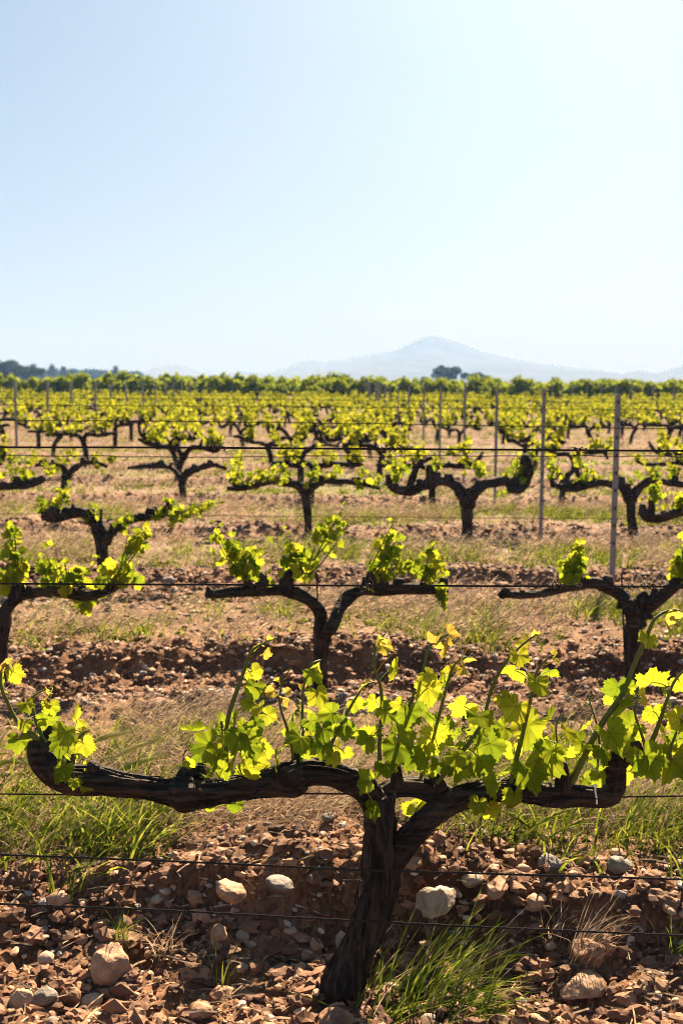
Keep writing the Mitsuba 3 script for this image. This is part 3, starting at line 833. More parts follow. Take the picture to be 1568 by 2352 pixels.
# leaves: (middle x, y, width) in the enlarged views; m mature, y yellow, t young tip; third letter of the kind: depth f front, b back
LEAVES = {
    'A': (ZA, 0.2343, [(770, 250, 110, 't'), (840, 315, 110, 't'), (890, 200, 70, 't'), (730, 540, 185, 'y'), (720, 700, 205, 'y'), (660, 830, 150, 'y'), (780, 890, 170, 'y'), (880, 950, 190, 'y'), (740, 1050, 190, 'y'), (790, 1100, 120, 'y'),
                       (880, 710, 120, 't'), (970, 580, 70, 't'), (250, 1240, 280, 'm'), (120, 1240, 80, 'y'), (100, 1410, 130, 'y'), (560, 1180, 260, 'mf'), (690, 1130, 210, 'mf'), (700, 1280, 200, 'mf'), (520, 1380, 260, 'mf'),
                       (620, 1300, 130, 'yb'), (770, 1400, 220, 'y'), (680, 1490, 230, 'y'), (400, 1200, 130, 'y'), (350, 1380, 210, 'mf'), (480, 1340, 80, 'yb'), (540, 1840, 160, 'm'), (280, 1840, 130, 'y'), (410, 1810, 110, 'm'),
                       (1040, 780, 130, 't'), (1060, 700, 80, 't'), (1330, 540, 190, 'y'), (1350, 440, 100, 't'), (1360, 760, 210, 'y'), (1450, 920, 210, 'y'), (1260, 900, 140, 'y'), (1110, 940, 190, 'm'), (1190, 660, 90, 't'),
                       (1170, 1190, 230, 'mf'), (1100, 1100, 160, 'm'), (1290, 1020, 170, 'm'), (1400, 1110, 190, 'm'), (1260, 1280, 210, 'mf'), (1400, 1270, 210, 'mf'), (1460, 1150, 160, 'yb'), (1530, 1060, 130, 'y'), (1530, 1290, 170, 'y'),
                       (1510, 1370, 150, 'y'), (1040, 1240, 130, 'yb'), (800, 1230, 120, 'y'), (600, 1060, 160, 'm'), (450, 1480, 180, 'mf'), (1190, 1330, 150, 'm')]),
    'B': (ZB, 0.5003, [(200, 215, 70, 't'), (175, 180, 50, 't'), (245, 330, 105, 'y'), (110, 392, 70, 't'), (75, 480, 85, 'y'), (150, 480, 95, 'y'), (215, 520, 100, 'y'), (120, 610, 125, 'y'), (30, 600, 110, 'm'), (20, 720, 80, 'y'),
                       (260, 495, 80, 'y'), (430, 185, 60, 't'), (500, 160, 90, 't'), (470, 220, 70, 't'), (410, 360, 90, 'y'), (470, 350, 80, 'y'), (560, 285, 80, 't'), (545, 322, 80, 't'), (400, 430, 120, 'y'), (385, 530, 115, 'y'), (440, 640, 125, 'y'),
                       (490, 385, 65, 'y'), (550, 505, 120, 'y'), (310, 540, 115, 'mf'), (280, 630, 140, 'mf'), (260, 700, 130, 'mf'), (340, 740, 110, 'mf'), (200, 770, 100, 'm'), (790, 335, 115, 'y'), (815, 270, 85, 'y'), (860, 190, 85, 't'), (890, 155, 40, 't'),
                       (600, 540, 100, 'y'), (750, 460, 75, 'y'), (680, 590, 60, 'y'), (625, 605, 90, 'm'), (955, 335, 85, 'y'), (900, 400, 110, 'y'), (970, 262, 70, 't'), (790, 510, 120, 'y'), (870, 600, 150, 'y'), (880, 660, 130, 'm'), (955, 560, 140, 'y'),
                       (690, 690, 160, 'm'), (650, 760, 130, 'm'), (560, 780, 120, 'm'), (480, 760, 90, 'y'), (930, 745, 170, 'm'), (870, 810, 150, 'mf'), (790, 920, 100, 'mf'), (800, 800, 100, 'm'), (1040, 620, 100, 'y'), (1060, 720, 100, 'y'), (1090, 650, 90, 'y'),
                       (980, 670, 110, 'yb'), (625, 948, 80, 'm'), (690, 975, 90, 'y'), (150, 960, 75, 'mf'), (150, 985, 60, 'mf'), (345, 975, 120, 'yb'), (350, 925, 90, 'yb'), (700, 860, 110, 'mf'), (1430, 365, 145, 'y'), (1410, 185, 90, 'y'), (1490, 100, 110, 't'),
                       (1530, 50, 60, 't'), (1385, 160, 45, 't'), (1265, 420, 120, 'y'), (1290, 500, 115, 'y'), (1325, 410, 70, 'y'), (1250, 470, 90, 'y'), (1560, 390, 90, 'y'), (1500, 450, 110, 'y'), (1430, 530, 110, 'y'), (1490, 620, 120, 'y'), (1540, 560, 110, 'y'),
                       (1490, 690, 130, 'y'), (1390, 440, 80, 't'), (1250, 640, 160, 'mf'), (1310, 590, 130, 'm'), (1410, 750, 160, 'mf'), (1510, 760, 160, 'mf'), (1400, 790, 80, 'yb'), (1290, 670, 90, 'y'), (1130, 580, 70, 'y'), (1160, 765, 110, 'm'), (1070, 785, 95, 'y'),
                       (1200, 700, 110, 'm'), (1110, 700, 80, 'y'), (1340, 640, 100, 'y'), (420, 780, 90, 'm'), (520, 680, 90, 'm'), (740, 600, 90, 'm'), (1180, 830, 80, 'm'), (1570, 660, 120, 'm'), (380, 690, 90, 'y'), (590, 690, 90, 'yb'), (780, 700, 100, 'yb')]),
    'C': (ZC, 0.2343, [(40, 350, 90, 'y'), (50, 110, 130, 't'), (130, 200, 190, 'y'), (100, 60, 90, 't'), (10, 230, 120, 'y'), (260, 500, 150, 'y'), (490, 530, 170, 'y'), (480, 620, 210, 'y'), (430, 450, 120, 't'), (470, 350, 80, 't'), (240, 690, 130, 'y'),
                       (400, 640, 130, 'm'), (730, 650, 300, 'y'), (640, 790, 240, 'mf'), (590, 870, 250, 'mf'), (830, 900, 210, 'y'), (770, 1020, 140, 'y'), (180, 870, 210, 'm'), (290, 825, 90, 'y'), (640, 980, 100, 'yb'), (600, 1140, 230, 'mf'), (870, 1240, 210, 'yf'),
                       (730, 1255, 110, 'mf'), (830, 760, 130, 't'), (930, 910, 70, 't'), (380, 770, 100, 'm'), (860, 1100, 110, 'y')])}
fill = []
for _ in range(40):
    px_, py_ = r_.choice([r_.uniform(440, 640), r_.uniform(640, 1560), r_.uniform(800, 1500)]), r_.uniform(1655, 1800)
    fill.append((px_, py_, r_.uniform(38, 66), r_.choice(['mf', 'mb', 'mb', 'yb'])))
LEAVES['D'] = (lambda x, y: (x, y), 1.0, fill)
allpaths = np.vstack(paths)
owner = np.concatenate([np.full(len(q), i) for i, q in enumerate(paths)])
for group in LEAVES.values():
    Z, k, items = group
    for x, y, w, kind in items:
        dep = -r_.uniform(0.03, 0.12) if 'f' in kind else (r_.uniform(0.05, 0.12) if 'b' in kind else r_.uniform(-0.06, 0.09))
        c = P(*Z(x, y), ROW + dep)
        L = w * k * S0 / 1.36
        i = int(np.linalg.norm((allpaths - c) * [1, 0.3, 1], axis=1).argmin())
        q, sk = allpaths[i], shoot_keys[owner[i]]
        out = (c - q) * [1, 0.6, 1]
        out = out / (np.linalg.norm(out) + 1e-6)
        young = kind[0] == 't'
        tip = out * 0.8 + np.array([0.15, -0.1, 0.55 if young else -0.75]) + r_.normal(0, 0.35, 3)
        face = np.array([0.1, -1.0, 0.25]) + r_.normal(0, 0.42 if not young else 0.6, 3)
        X, Y, Zz = leaf_frame(tip, face)
        o = c - Y * L * 0.28
        pool = YOUNG_PLY if young else MATURE_PLY
        mname = {'m': 'leaf_mature', 'y': 'leaf_yellow' if r_.uniform() < 0.78 else 'leaf_mature', 't': 'leaf_tip'}[kind[0]]
        lk = put(sk + '__leaf', {**pool[r_.integers(len(pool))][mname], 'to_world': T(mat4(X, Y, Zz, o, L))})
        if not young and 0.012 < np.linalg.norm(o - q) < 0.16:
            mid = (o + q) / 2 + np.array([0, 0, 0.006])
            put(sk + '__leaf_stalk', ply(tube([q, mid, o], [0.0016, 0.0013, 0.0011], 5, 0.012), 'green_stem', smooth=True))


def curl(a, d, length, turns, rad, thick, plane, seed):
    """A tendril: runs along d from a, then coils up."""
    r = np.random.default_rng(seed)
    ks = np.linspace(0, 1, 26)
    pts = []
    d = d / np.linalg.norm(d)
    e = np.cross(d, plane)
    for k in ks:
        ang = turns * 6.28 * max(0, k - 0.45)
        rr = rad * min(1, max(0, k - 0.4) * 3)
        pts.append(a + d * length * min(k, 0.6 + 0.3 * k) + e * (rr * math.sin(ang) + length * 0.15 * math.sin(k * 3)) + d * rr * (math.cos(ang) - 1))
    return tube(pts, np.linspace(thick, thick * 0.5, 26), 5, length / 40)


for i, (Z, a, b, sh) in enumerate([(ZB, (165, 330), (275, 255), 5), (ZB, (170, 380), (215, 440), 5), (ZB, (935, 300), (1035, 295), 10), (ZB, (700, 420), (632, 480), 9), (ZB, (815, 260), (850, 330), 9),
                                   (ZA, (940, 170), (1060, 75), 0), (ZA, (900, 230), (980, 250), 0), (ZC, (500, 290), (600, 325), 17), (ZB, (1500, 60), (1568, 70), 12), (ZA, (660, 480), (690, 620), 0), (ZB, (545, 290), (622, 215), 8), (ZC, (160, 90), (235, 30), 16)]):
    pa, pb = P(*Z(*a), ROW + SHOOTS[sh][3]), P(*Z(*b), ROW + SHOOTS[sh][3] - 0.01)
    put(shoot_keys[sh] + '__tendril', ply(curl(pa, pb - pa, np.linalg.norm(pb - pa) * 1.1, r_.uniform(0.4, 1.2), 0.007, 0.0011, np.array([0.0, 1, 0.1]), i), 'leaf_tip', smooth=True))
for (Z, x, y, sh) in [(ZB, 1145, 455, 15), (ZB, 562, 570, 8), (ZA, 410, 1080, 0), (ZB, 180, 590, 5), (ZA, 1150, 860, 3), (ZB, 1355, 445, 14)]:
    c = P(*Z(x, y), ROW + SHOOTS[sh][3] - 0.02)
    bits = []
    for j in range(46):
        h = r_.uniform(0, 1)
        q = c + np.array([r_.normal(0, 0.009 * (1.05 - h)), r_.normal(0, 0.008 * (1.05 - h)), (h - 0.5) * 0.042])
        m = trimesh.creation.icosahedron()
        bits.append((np.array(m.vertices) * r_.uniform(0.0016, 0.003) + q, np.array(m.faces)))
    put(shoot_keys[sh] + '__flower_cluster', ply(join(bits), 'green_stem', smooth=True))


# ------------------------------------------------------------------ vines of rows 2 to 5 that the photograph shows one by one
def cluster_leaves(base, top, n, width, size, r):
    """Spots (position, tip direction, facing, size) of the leaves of one clump."""
    out = []
    for _ in range(n):
        k = r.uniform(0.02, 1) ** 0.9
        c = base + (top - base) * k + np.array([r.normal(0, width * 0.34), r.normal(0, width * 0.3), r.normal(0, width * 0.16)]) * (1.15 - 0.7 * k)
        tip = np.array([r.normal(0, 0.8), r.normal(0, 0.5), -0.7 + r.normal(0, 0.5)])
        face = np.array([0.1, -1, 0.3]) + r.normal(0, 0.6, 3)
        out.append((c, tip, face, size * (1.1 - 0.5 * k) * r.uniform(0.7, 1.2)))
    return out


def shown_vine(label, y, trunk, arms, spurs, clumps, single=True, sides=14, leafn=13, leafsize=0.052):
    """y: depth of its row; trunk, arms, spurs: [(px, py, radius px)]; clumps: (base px, py, top px, py, width px, count factor)."""
    r = np.random.default_rng(len(labels) * 7 + 3)
    k = thing('grapevine', label, 'grapevine', 'grapevines in rows')
    p, rr = arm_px(trunk, y)
    if trunk[0][1] > trunk[-1][1]:
        g = float(height(p[0][0], y))
        p[0][2] = min(p[0][2], g - 0.03)
    scene[k + '__trunk'] = ply(tube(p, rr, sides, 0.012, 0.14, len(labels), 5, 0.10), 'bark', smooth=True)
    for a in arms:
        p, rr = arm_px(a, y)
        rr = [v * (1.22 if y > 7 else 1.05) for v in rr]
        for q in p:
            q[1] += r.normal(0, 0.025)
            q[2] += r.normal(0, 0.008)
        line = smooth_path(p, rr, 0.02)
        for _ in range(int(2 + len(line[0]) * 0.02 / 0.16)):          # knots and pruned stubs along the old wood
            j = r.integers(len(line[0]))
            b, q = line[0][j], line[1][j]
            put(k + '__spur', ply(tube([b - [0, 0, q * 0.4], b + [r.normal(0, 0.012), r.normal(0, 0.012), q + r.uniform(0.0, 0.045)]], [q * r.uniform(1.0, 1.35), q * r.uniform(0.5, 0.8)], 9, 0.008, 0.2, j, 5, 0.5), 'bark', smooth=True))
        put(k + '__arm', ply(tube(p, rr, sides, 0.012, 0.20, len(labels) + 3, 6, 0.30), 'arm_bark', smooth=True))
    for a in spurs:
        p, rr = arm_px(a, y)
        put(k + '__spur', ply(tube(p, rr, 9, 0.012, 0.16, len(labels) + 9, 5, 0.2), 'bark', smooth=True))
    s = y / FPX
    mass = []
    for bx, by, tx, ty, w, f in clumps:
        base, top = P(bx, by, y + r.normal(0, 0.02)), P(tx, ty, y + r.normal(0, 0.06))
        stems = []
        tips = []
        for _ in range(4 if single else 2):
            b = base + r.normal(0, w * s * 0.14, 3) * [1, 0.6, 0.2]
            t = top + r.normal(0, w * s * 0.25, 3) * [1, 0.7, 0.8] + (top - base) * r.uniform(-0.3, 0.22)
            tips.append(t)
            stems.append(tube([b, (b + t) / 2 + r.normal(0, 0.012, 3), t], [0.0042, 0.0034, 0.0018], 6, 0.02))
        sh = put(k + '__shoot', ply(join(stems), 'green_stem', smooth=True))
        small = [(t + r.normal(0, 0.015, 3), np.array([0.4, 0, 0.6]) + r.normal(0, .5, 3), np.array([0, -1, 0.2]) + r.normal(0, .8, 3), leafsize * r.uniform(0.35, 0.6)) for t in tips for _ in range(2)]
        for c, tip, face, L in cluster_leaves(base, top, int(leafn * f), w * s, leafsize, r) + small:
            X, Y, Zz = leaf_frame(tip, face)
            m = mat4(X, Y, Zz, c - Y * L * 0.3, L)
            if single:
                put(sh + '__leaf', {**LITE_PLY[r.integers(4)]['leaf_mature' if r.uniform() < 0.55 else 'leaf_yellow'], 'to_world': T(m)})
            else:
                v, fc, _ = LITE[r.integers(4)]
                mass.append(moved(m, (v, fc)))
    if mass:
        scene[k + '__foliage'] = ply(join(mass), 'leaf_far', smooth=True)
        labels[k + '__foliage'] = {'label': 'young yellow green leaves of this vine', 'kind': 'stuff'}
    return k


R2, R3, R4, R5, R6 = (ROW * n for n in (2, 3, 4, 5, 6))
shown_vine('middle vine of the second row, its arms spread in a wide Y', R2,
           [(738, 1612, 22), (736, 1560, 18), (737, 1500, 18), (738, 1450, 19), (736, 1425, 15)],
           [[(738, 1450, 15), (734, 1408, 15), (714, 1380, 15), (680, 1359, 14), (620, 1356, 13), (545, 1358, 12), (475, 1368, 8)], [(742, 1462, 13), (770, 1412, 14), (800, 1378, 14), (840, 1356, 13), (900, 1352, 14), (960, 1354, 14), (1015, 1358, 10)]],
           [[(665, 1352, 13), (662, 1325, 13), (668, 1312, 10)], [(590, 1350, 12), (608, 1332, 10), (596, 1320, 7)], [(858, 1350, 12), (852, 1326, 11), (850, 1315, 8)], [(575, 1352, 12), (560, 1325, 8)]],
           [(572, 1335, 498, 1225, 70, 1.7), (590, 1335, 560, 1260, 50, 1.0), (690, 1320, 772, 1190, 84, 1.8), (700, 1320, 660, 1250, 50, 1.0), (860, 1325, 908, 1228, 66, 1.6), (880, 1330, 945, 1290, 50, 0.7), (970, 1335, 992, 1262, 46, 1.2), (1010, 1340, 1018, 1376, 30, 0.5)], True, 20, 24, 0.043)
shown_vine('right vine of the second row with a forked trunk behind tall shoots', R2,
           [(1458, 1625, 22), (1456, 1560, 20), (1452, 1490, 20), (1455, 1445, 23), (1462, 1425, 17)],
           [[(1452, 1440, 15), (1442, 1398, 15), (1412, 1362, 14), (1370, 1342, 13), (1320, 1342, 12), (1260, 1358, 9), (1160, 1366, 7)], [(1466, 1438, 14), (1488, 1385, 16), (1520, 1358, 15), (1568, 1338, 15), (1650, 1335, 12)]],
           [[(1478, 1400, 14), (1476, 1372, 13), (1486, 1366, 9)], [(1150, 1372, 9), (1165, 1352, 8)]],
           [(1308, 1332, 1328, 1256, 42, 1.4), (1330, 1332, 1300, 1300, 30, 0.5), (1562, 1330, 1556, 1285, 36, 1.0), (1600, 1325, 1590, 1240, 60, 1.2)], True, 20, 24, 0.043)
shown_vine('left vine of the second row cut by the left edge with drooping leafy arm', R2,
           [(2, 1640, 24), (2, 1560, 18), (0, 1480, 18), (8, 1420, 19), (8, 1400, 15)],
           [[(6, 1425, 15), (28, 1385, 14), (60, 1362, 13), (120, 1354, 12), (200, 1366, 12), (262, 1352, 9)], [(2, 1430, 14), (-30, 1390, 14), (-90, 1365, 12), (-160, 1360, 9)]],
           [[(30, 1372, 13), (32, 1350, 12)]],
           [(30, 1345, 24, 1212, 56, 1.7), (10, 1345, 55, 1290, 44, 0.9), (150, 1350, 105, 1290, 66, 1.3), (170, 1345, 190, 1310, 60, 1.0), (205, 1355, 200, 1400, 40, 0.8), (258, 1345, 322, 1222, 60, 1.5), (240, 1345, 290, 1320, 60, 1.2)], True, 20, 24, 0.043)
shown_vine('left vine of the third row with crooked open arms like a hand', R3,
           [(240, 1330, 15), (237, 1300, 13), (232, 1250, 15), (228, 1225, 15)],
           [[(230, 1235, 12), (206, 1196, 11), (176, 1179, 10), (130, 1190, 11), (102, 1184, 9)], [(240, 1250, 10), (256, 1226, 8), (300, 1196, 7), (370, 1184, 7), (388, 1152, 5)]],
           [[(232, 1230, 3), (232, 1170, 3)], [(105, 1186, 9), (96, 1168, 7)]],
           [(125, 1180, 152, 1122, 38, 1.5), (105, 1185, 92, 1150, 26, 0.7), (205, 1195, 215, 1165, 30, 0.9), (270, 1215, 300, 1190, 34, 0.9), (372, 1178, 388, 1148, 30, 0.9), (392, 1195, 485, 1155, 44, 2.0), (345, 1190, 365, 1180, 24, 0.4)], True, 14, 17, 0.044)
shown_vine('third row vine at the right edge reaching in with one upturned arm', R3,
           [(1660, 1345, 15), (1655, 1260, 14), (1650, 1215, 14)],
           [[(1650, 1220, 12), (1610, 1172, 11), (1530, 1183, 10), (1490, 1188, 10), (1478, 1180, 8)]],
           [[(1490, 1184, 10), (1496, 1160, 8), (1492, 1150, 6)]],
           [(1494, 1155, 1502, 1118, 30, 1.2), (1545, 1178, 1560, 1140, 40, 0.9), (1600, 1170, 1600, 1120, 50, 1.0)], True, 14, 17, 0.044)
shown_vine('fourth row vine left of the middle with straight thin trunk and level arms', R4,
           [(708, 1240, 11), (707, 1190, 9), (703, 1150, 10), (698, 1125, 10)],
           [[(700, 1135, 8), (688, 1120, 8), (660, 1109, 8), (620, 1106, 8), (575, 1116, 7), (522, 1124, 5)], [(702, 1135, 8), (716, 1115, 8), (745, 1106, 7), (790, 1106, 6), (872, 1122, 4)]],
           [[(545, 1120, 6), (528, 1100, 6)], [(640, 1107, 7), (638, 1095, 6)]],
           [(540, 1115, 546, 1048, 34, 1.6), (562, 1118, 572, 1090, 24, 0.6), (590, 1108, 602, 1080, 30, 0.8), (640, 1100, 640, 1068, 42, 1.5), (718, 1110, 730, 1065, 40, 1.5), (765, 1105, 778, 1078, 30, 0.8), (840, 1112, 835, 1080, 40, 1.1), (868, 1120, 868, 1095, 20, 0.5)], True, 12, 14, 0.046)
shown_vine('fourth row vine right of the middle with stout trunk and horn like arms', R4,
           [(1072, 1255, 17), (1072, 1215, 13), (1072, 1170, 14), (1072, 1150, 15)],
           [[(1068, 1160, 11), (1052, 1122, 11), (1026, 1106, 10), (990, 1110, 10), (936, 1130, 10), (900, 1112, 9), (893, 1098, 6)], [(1076, 1160, 11), (1092, 1122, 11), (1120, 1109, 10), (1160, 1106, 10), (1190, 1122, 13), (1206, 1098, 13), (1206, 1062, 9)], [(940, 1128, 8), (948, 1090, 6), (970, 1062, 5), (992, 1050, 4)]],
           [[(985, 1106, 9), (986, 1082, 9), (985, 1068, 6)]],
           [(915, 1095, 918, 1058, 46, 1.6), (1000, 1085, 1000, 1050, 22, 0.8), (1095, 1098, 1098, 1060, 44, 1.5), (1178, 1100, 1200, 1050, 52, 2.0), (1225, 1070, 1222, 1040, 26, 0.7), (1195, 1130, 1150, 1128, 20, 0.3)], True, 12, 14, 0.046)
shown_vine('fourth row vine right of the tall grey post with leaves hanging down', R4,
           [(1456, 1272, 14), (1454, 1225, 11), (1449, 1180, 11), (1448, 1140, 11)],
           [[(1447, 1150, 9), (1424, 1116, 9), (1380, 1109, 8), (1320, 1120, 7), (1266, 1108, 6)], [(1452, 1150, 9), (1466, 1122, 8), (1490, 1106, 8), (1540, 1109, 7), (1610, 1116, 5)]],
           [[(1268, 1110, 6), (1262, 1090, 5)], [(1340, 1118, 7), (1342, 1105, 6)]],
           [(1272, 1105, 1268, 1062, 40, 1.4), (1345, 1120, 1336, 1058, 44, 1.9), (1375, 1105, 1360, 1090, 26, 0.6), (1410, 1108, 1414, 1085, 26, 0.7), (1446, 1125, 1448, 1105, 16, 0.4), (1492, 1105, 1500, 1068, 40, 1.3), (1500, 1112, 1500, 1172, 30, 1.2), (1545, 1105, 1545, 1068, 36, 1.2)], True, 12, 14, 0.046)
shown_vine('fourth row vine cut by the left edge with a low arm ending upturned', R4,
           [(-30, 1240, 12), (-28, 1180, 10), (-25, 1140, 10)],
           [[(-25, 1145, 9), (-10, 1118, 8), (30, 1112, 8), (75, 1110, 8), (102, 1096, 5)]], [],
           [(30, 1105, 24, 1045, 46, 1.6), (62, 1108, 66, 1060, 26, 1.0), (112, 1092, 108, 1068, 30, 0.8)], True, 12, 14, 0.046)
shown_vine('bare armed fifth row vine shaped like a wide Y left of the middle', R5,
           [(420, 1172, 9), (420, 1140, 8), (416, 1110, 8)],
           [[(416, 1112, 6), (408, 1090, 5), (392, 1074, 5), (350, 1070, 5), (296, 1072, 3)], [(420, 1112, 6), (430, 1088, 8), (450, 1074, 7), (480, 1071, 5), (520, 1076, 4)]],
           [[(390, 1074, 5), (394, 1062, 3)], [(365, 1070, 5), (368, 1060, 4)]],
           [(520, 1075, 545, 1045, 30, 0.5)], False, 9, 12)
shown_vine('fifth row vine near the left edge with upright forked trunk and leaves over its fork', R5,
           [(140, 1180, 10), (145, 1130, 8), (150, 1095, 9)],
           [[(150, 1100, 7), (146, 1076, 6), (128, 1064, 5), (82, 1068, 4)], [(152, 1098, 7), (172, 1074, 6), (200, 1064, 5), (245, 1070, 4)]],
           [], [(150, 1075, 165, 1030, 46, 1.8), (215, 1065, 225, 1035, 30, 1.0), (250, 1066, 255, 1045, 20, 0.6), (85, 1066, 82, 1040, 26, 0.9)], False, 9, 12)
shown_vine('fifth row vine between the second and third post from the right with a leaning trunk', R5,
           [(1284, 1182, 8), (1290, 1140, 7), (1297, 1100, 6)],
           [[(1292, 1120, 5), (1280, 1085, 5), (1255, 1070, 4)], [(1296, 1115, 5), (1310, 1085, 5), (1340, 1072, 4)]], [],
           [(1262, 1070, 1260, 1040, 26, 1.0), (1330, 1070, 1335, 1040, 30, 1.0)], False, 9, 12)
shown_vine('fifth row vine at the right edge with a round leaf clump on its arm', R5,
           [(1590, 1165, 8), (1588, 1120, 7), (1585, 1090, 7)],
           [[(1585, 1095, 6), (1560, 1062, 5), (1510, 1066, 4), (1465, 1058, 3)]], [],
           [(1470, 1062, 1462, 1045, 28, 0.8), (1530, 1064, 1525, 1010, 46, 1.9), (1570, 1062, 1565, 1020, 36, 1.2)], False, 9, 12)
shown_vine('slim sixth row vine left of the middle with arms level like a letter T', R6,
           [(690, 1118, 9), (690, 1080, 8), (690, 1045, 8)],
           [[(690, 1052, 6), (678, 1032, 6), (650, 1022, 5), (598, 1020, 3)], [(692, 1050, 6), (710, 1032, 5), (735, 1022, 4), (775, 1024, 3)]],
           [[(772, 1024, 3), (782, 1014, 3)]],
           [(632, 1015, 632, 992, 30, 1.3), (690, 1030, 690, 1010, 30, 0.5), (730, 1030, 722, 1045, 30, 0.6)], False, 9, 12)


# ------------------------------------------------------------------ the rows beyond
def vine_kind(seed, leaves, sides, n_leaf_scale=1.0):
    """(wood, leaves) of a vine that stands at the origin with its arms along x."""
    r = np.random.default_rng(seed)
    h = r.uniform(0.33, 0.44)
    lean = r.normal(0, 0.09)
    wood = [tube([[0, 0, -0.06], [lean * r.uniform(-0.3, 0.8), r.normal(0, 0.03), h * 0.5], [lean, 0, h]], [0.060, 0.046, 0.050], sides, 0.06, 0.12, seed, 4, 0.1)]
    mass = []
    for s in (-1, 1):
        n = r.uniform(0.42, 0.68)
        pts = [[lean, 0, h - 0.02], [lean + s * 0.09, r.normal(0, .02), h + 0.09 + r.normal(0, 0.02)], [lean + s * n * 0.45, r.normal(0, .03), 0.53 + r.normal(0, .035)], [lean + s * n * 0.8, r.normal(0, .03), 0.53 + r.normal(0, .045)], [lean + s * n, r.normal(0, .03), 0.56 + r.normal(0, .07)]]
        wood.append(tube(pts, [0.040, 0.038, 0.036, 0.034, 0.022], sides, 0.06, 0.12, seed + 2, 4, 0.4))
        for k in range(r.integers(4, 6)):
            x = lean + s * n * r.uniform(0.15, 1.0)
            b = np.array([x, r.normal(0, .03), 0.54])
            wood.append(tube([b - [0, 0, 0.03], b + [r.normal(0, .03), r.normal(0, .02), r.uniform(0.03, 0.11)]], [0.034, 0.018], 5, 0.03, 0.0, seed, 4, 0.4))
            t = b + np.array([r.normal(0.02, 0.06), r.normal(0, 0.06), r.uniform(0.12, 0.44)])
            for c, tip, face, L in cluster_leaves(b + [0, 0, 0.04], t, int(leaves * r.uniform(0.6, 1.3)), r.uniform(0.10, 0.19), 0.058 * n_leaf_scale, r):
                X, Y, Z = leaf_frame(tip, face)
                mass.append(moved(mat4(X, Y, Z, c, L), TINY[r.integers(3)]))
    return join(wood), join(mass)


NEAR_KINDS = [vine_kind(s, 14, 7) for s in range(200, 214)]
NEAR_PLY = [(ply(a, 'far_bark', smooth=True), ply(b, 'leaf_far', smooth=True)) for a, b in NEAR_KINDS]
r_ = np.random.default_rng(77)
ordinal = {5: 'fifth', 6: 'sixth', 7: 'seventh', 8: 'eighth', 9: 'ninth', 10: 'tenth', 11: 'eleventh', 12: 'twelfth', 13: 'thirteenth', 14: 'fourteenth', 15: 'fifteenth', 16: 'sixteenth', 17: 'seventeenth', 18: 'eighteenth', 19: 'nineteenth', 20: 'twentieth', 21: 'twenty first', 22: 'twenty second', 23: 'twenty third'}
occupied = {5: [140, 420, 1290, 1590], 6: [690]}
placed, beyond = 0, {}
ONES = ['', 'first', 'second', 'third', 'fourth', 'fifth', 'sixth', 'seventh', 'eighth', 'ninth', 'tenth', 'eleventh', 'twelfth', 'thirteenth', 'fourteenth', 'fifteenth', 'sixteenth', 'seventeenth', 'eighteenth', 'nineteenth']
PLACE = ONES + [('twentieth', 'thirtieth', 'fortieth', 'fiftieth')[k // 10 - 2] if k % 10 == 0 else ('twenty', 'thirty', 'forty', 'fifty')[k // 10 - 2] + ' ' + ONES[k % 10] for k in range(20, 60)]
for n in range(5, 22):
    y = n * ROW
    half = 0.302 * y + 0.72
    off = r_.uniform(0, 1.5)
    for x in np.arange(-math.ceil(half / 1.5) * 1.5 + off, half, 1.5):
        px = CX + x / y * FPX
        if any(abs(px - o) < 150 for o in occupied.get(n, [])) or r_.uniform() < (0.22 if n < 9 else 0.07):
            continue
        xx, yy = x + r_.normal(0, 0.06), y + r_.normal(0, 0.05)
        z = float(height(xx, yy))
        tw = T().translate([xx, yy, z]).rotate([0, 0, 1], float(r_.normal(0, 6) + (180 if r_.uniform() < .5 else 0))).scale(float(r_.uniform(0.92, 1.1)))
        if True:
            placed += 1
            k = thing('grapevine', '', 'grapevine', f'grapevines of the {ordinal[n]} row')
            beyond.setdefault(n, []).append((x / y, k))
            a, b = NEAR_PLY[r_.integers(len(NEAR_PLY))]
            scene[k + '__trunk'] = {**a, 'to_world': tw}
            scene[k + '__foliage'] = {**b, 'to_world': tw}



for n, found in beyond.items():
    for i, (q, k) in enumerate(sorted(found)):
        labels[k]['label'] = f'{PLACE[i + 1]} from the left among the small leafy vines of the {ordinal[n]} row'


# ------------------------------------------------------------------ wires and posts
def wire(name, label, pts, rad, sag=0.0, seed=0, group=None):
    r = np.random.default_rng(seed)
    pts = np.asarray(pts, float)
    a, b = pts[0], pts[-1]
    d = b - a
    q = [a - d * 0.4] + list(pts) + [b + d * 0.4]
    v = smooth_path(q, np.full(len(q), rad), 0.12)[0]
    v = v + np.stack([v[:, 0] * 0, v[:, 0] * 0, r.normal(0, sag, len(v))], -1)
    return thing(name, label, 'wire', group, ply(tube(v, np.full(len(v), rad * 1.25), 6, 0.04), 'wire_steel', smooth=True))


def wpx(ys, y):
    return [P(x, v, y) for x, v in zip((0, 392, 784, 1176, 1568), ys)]


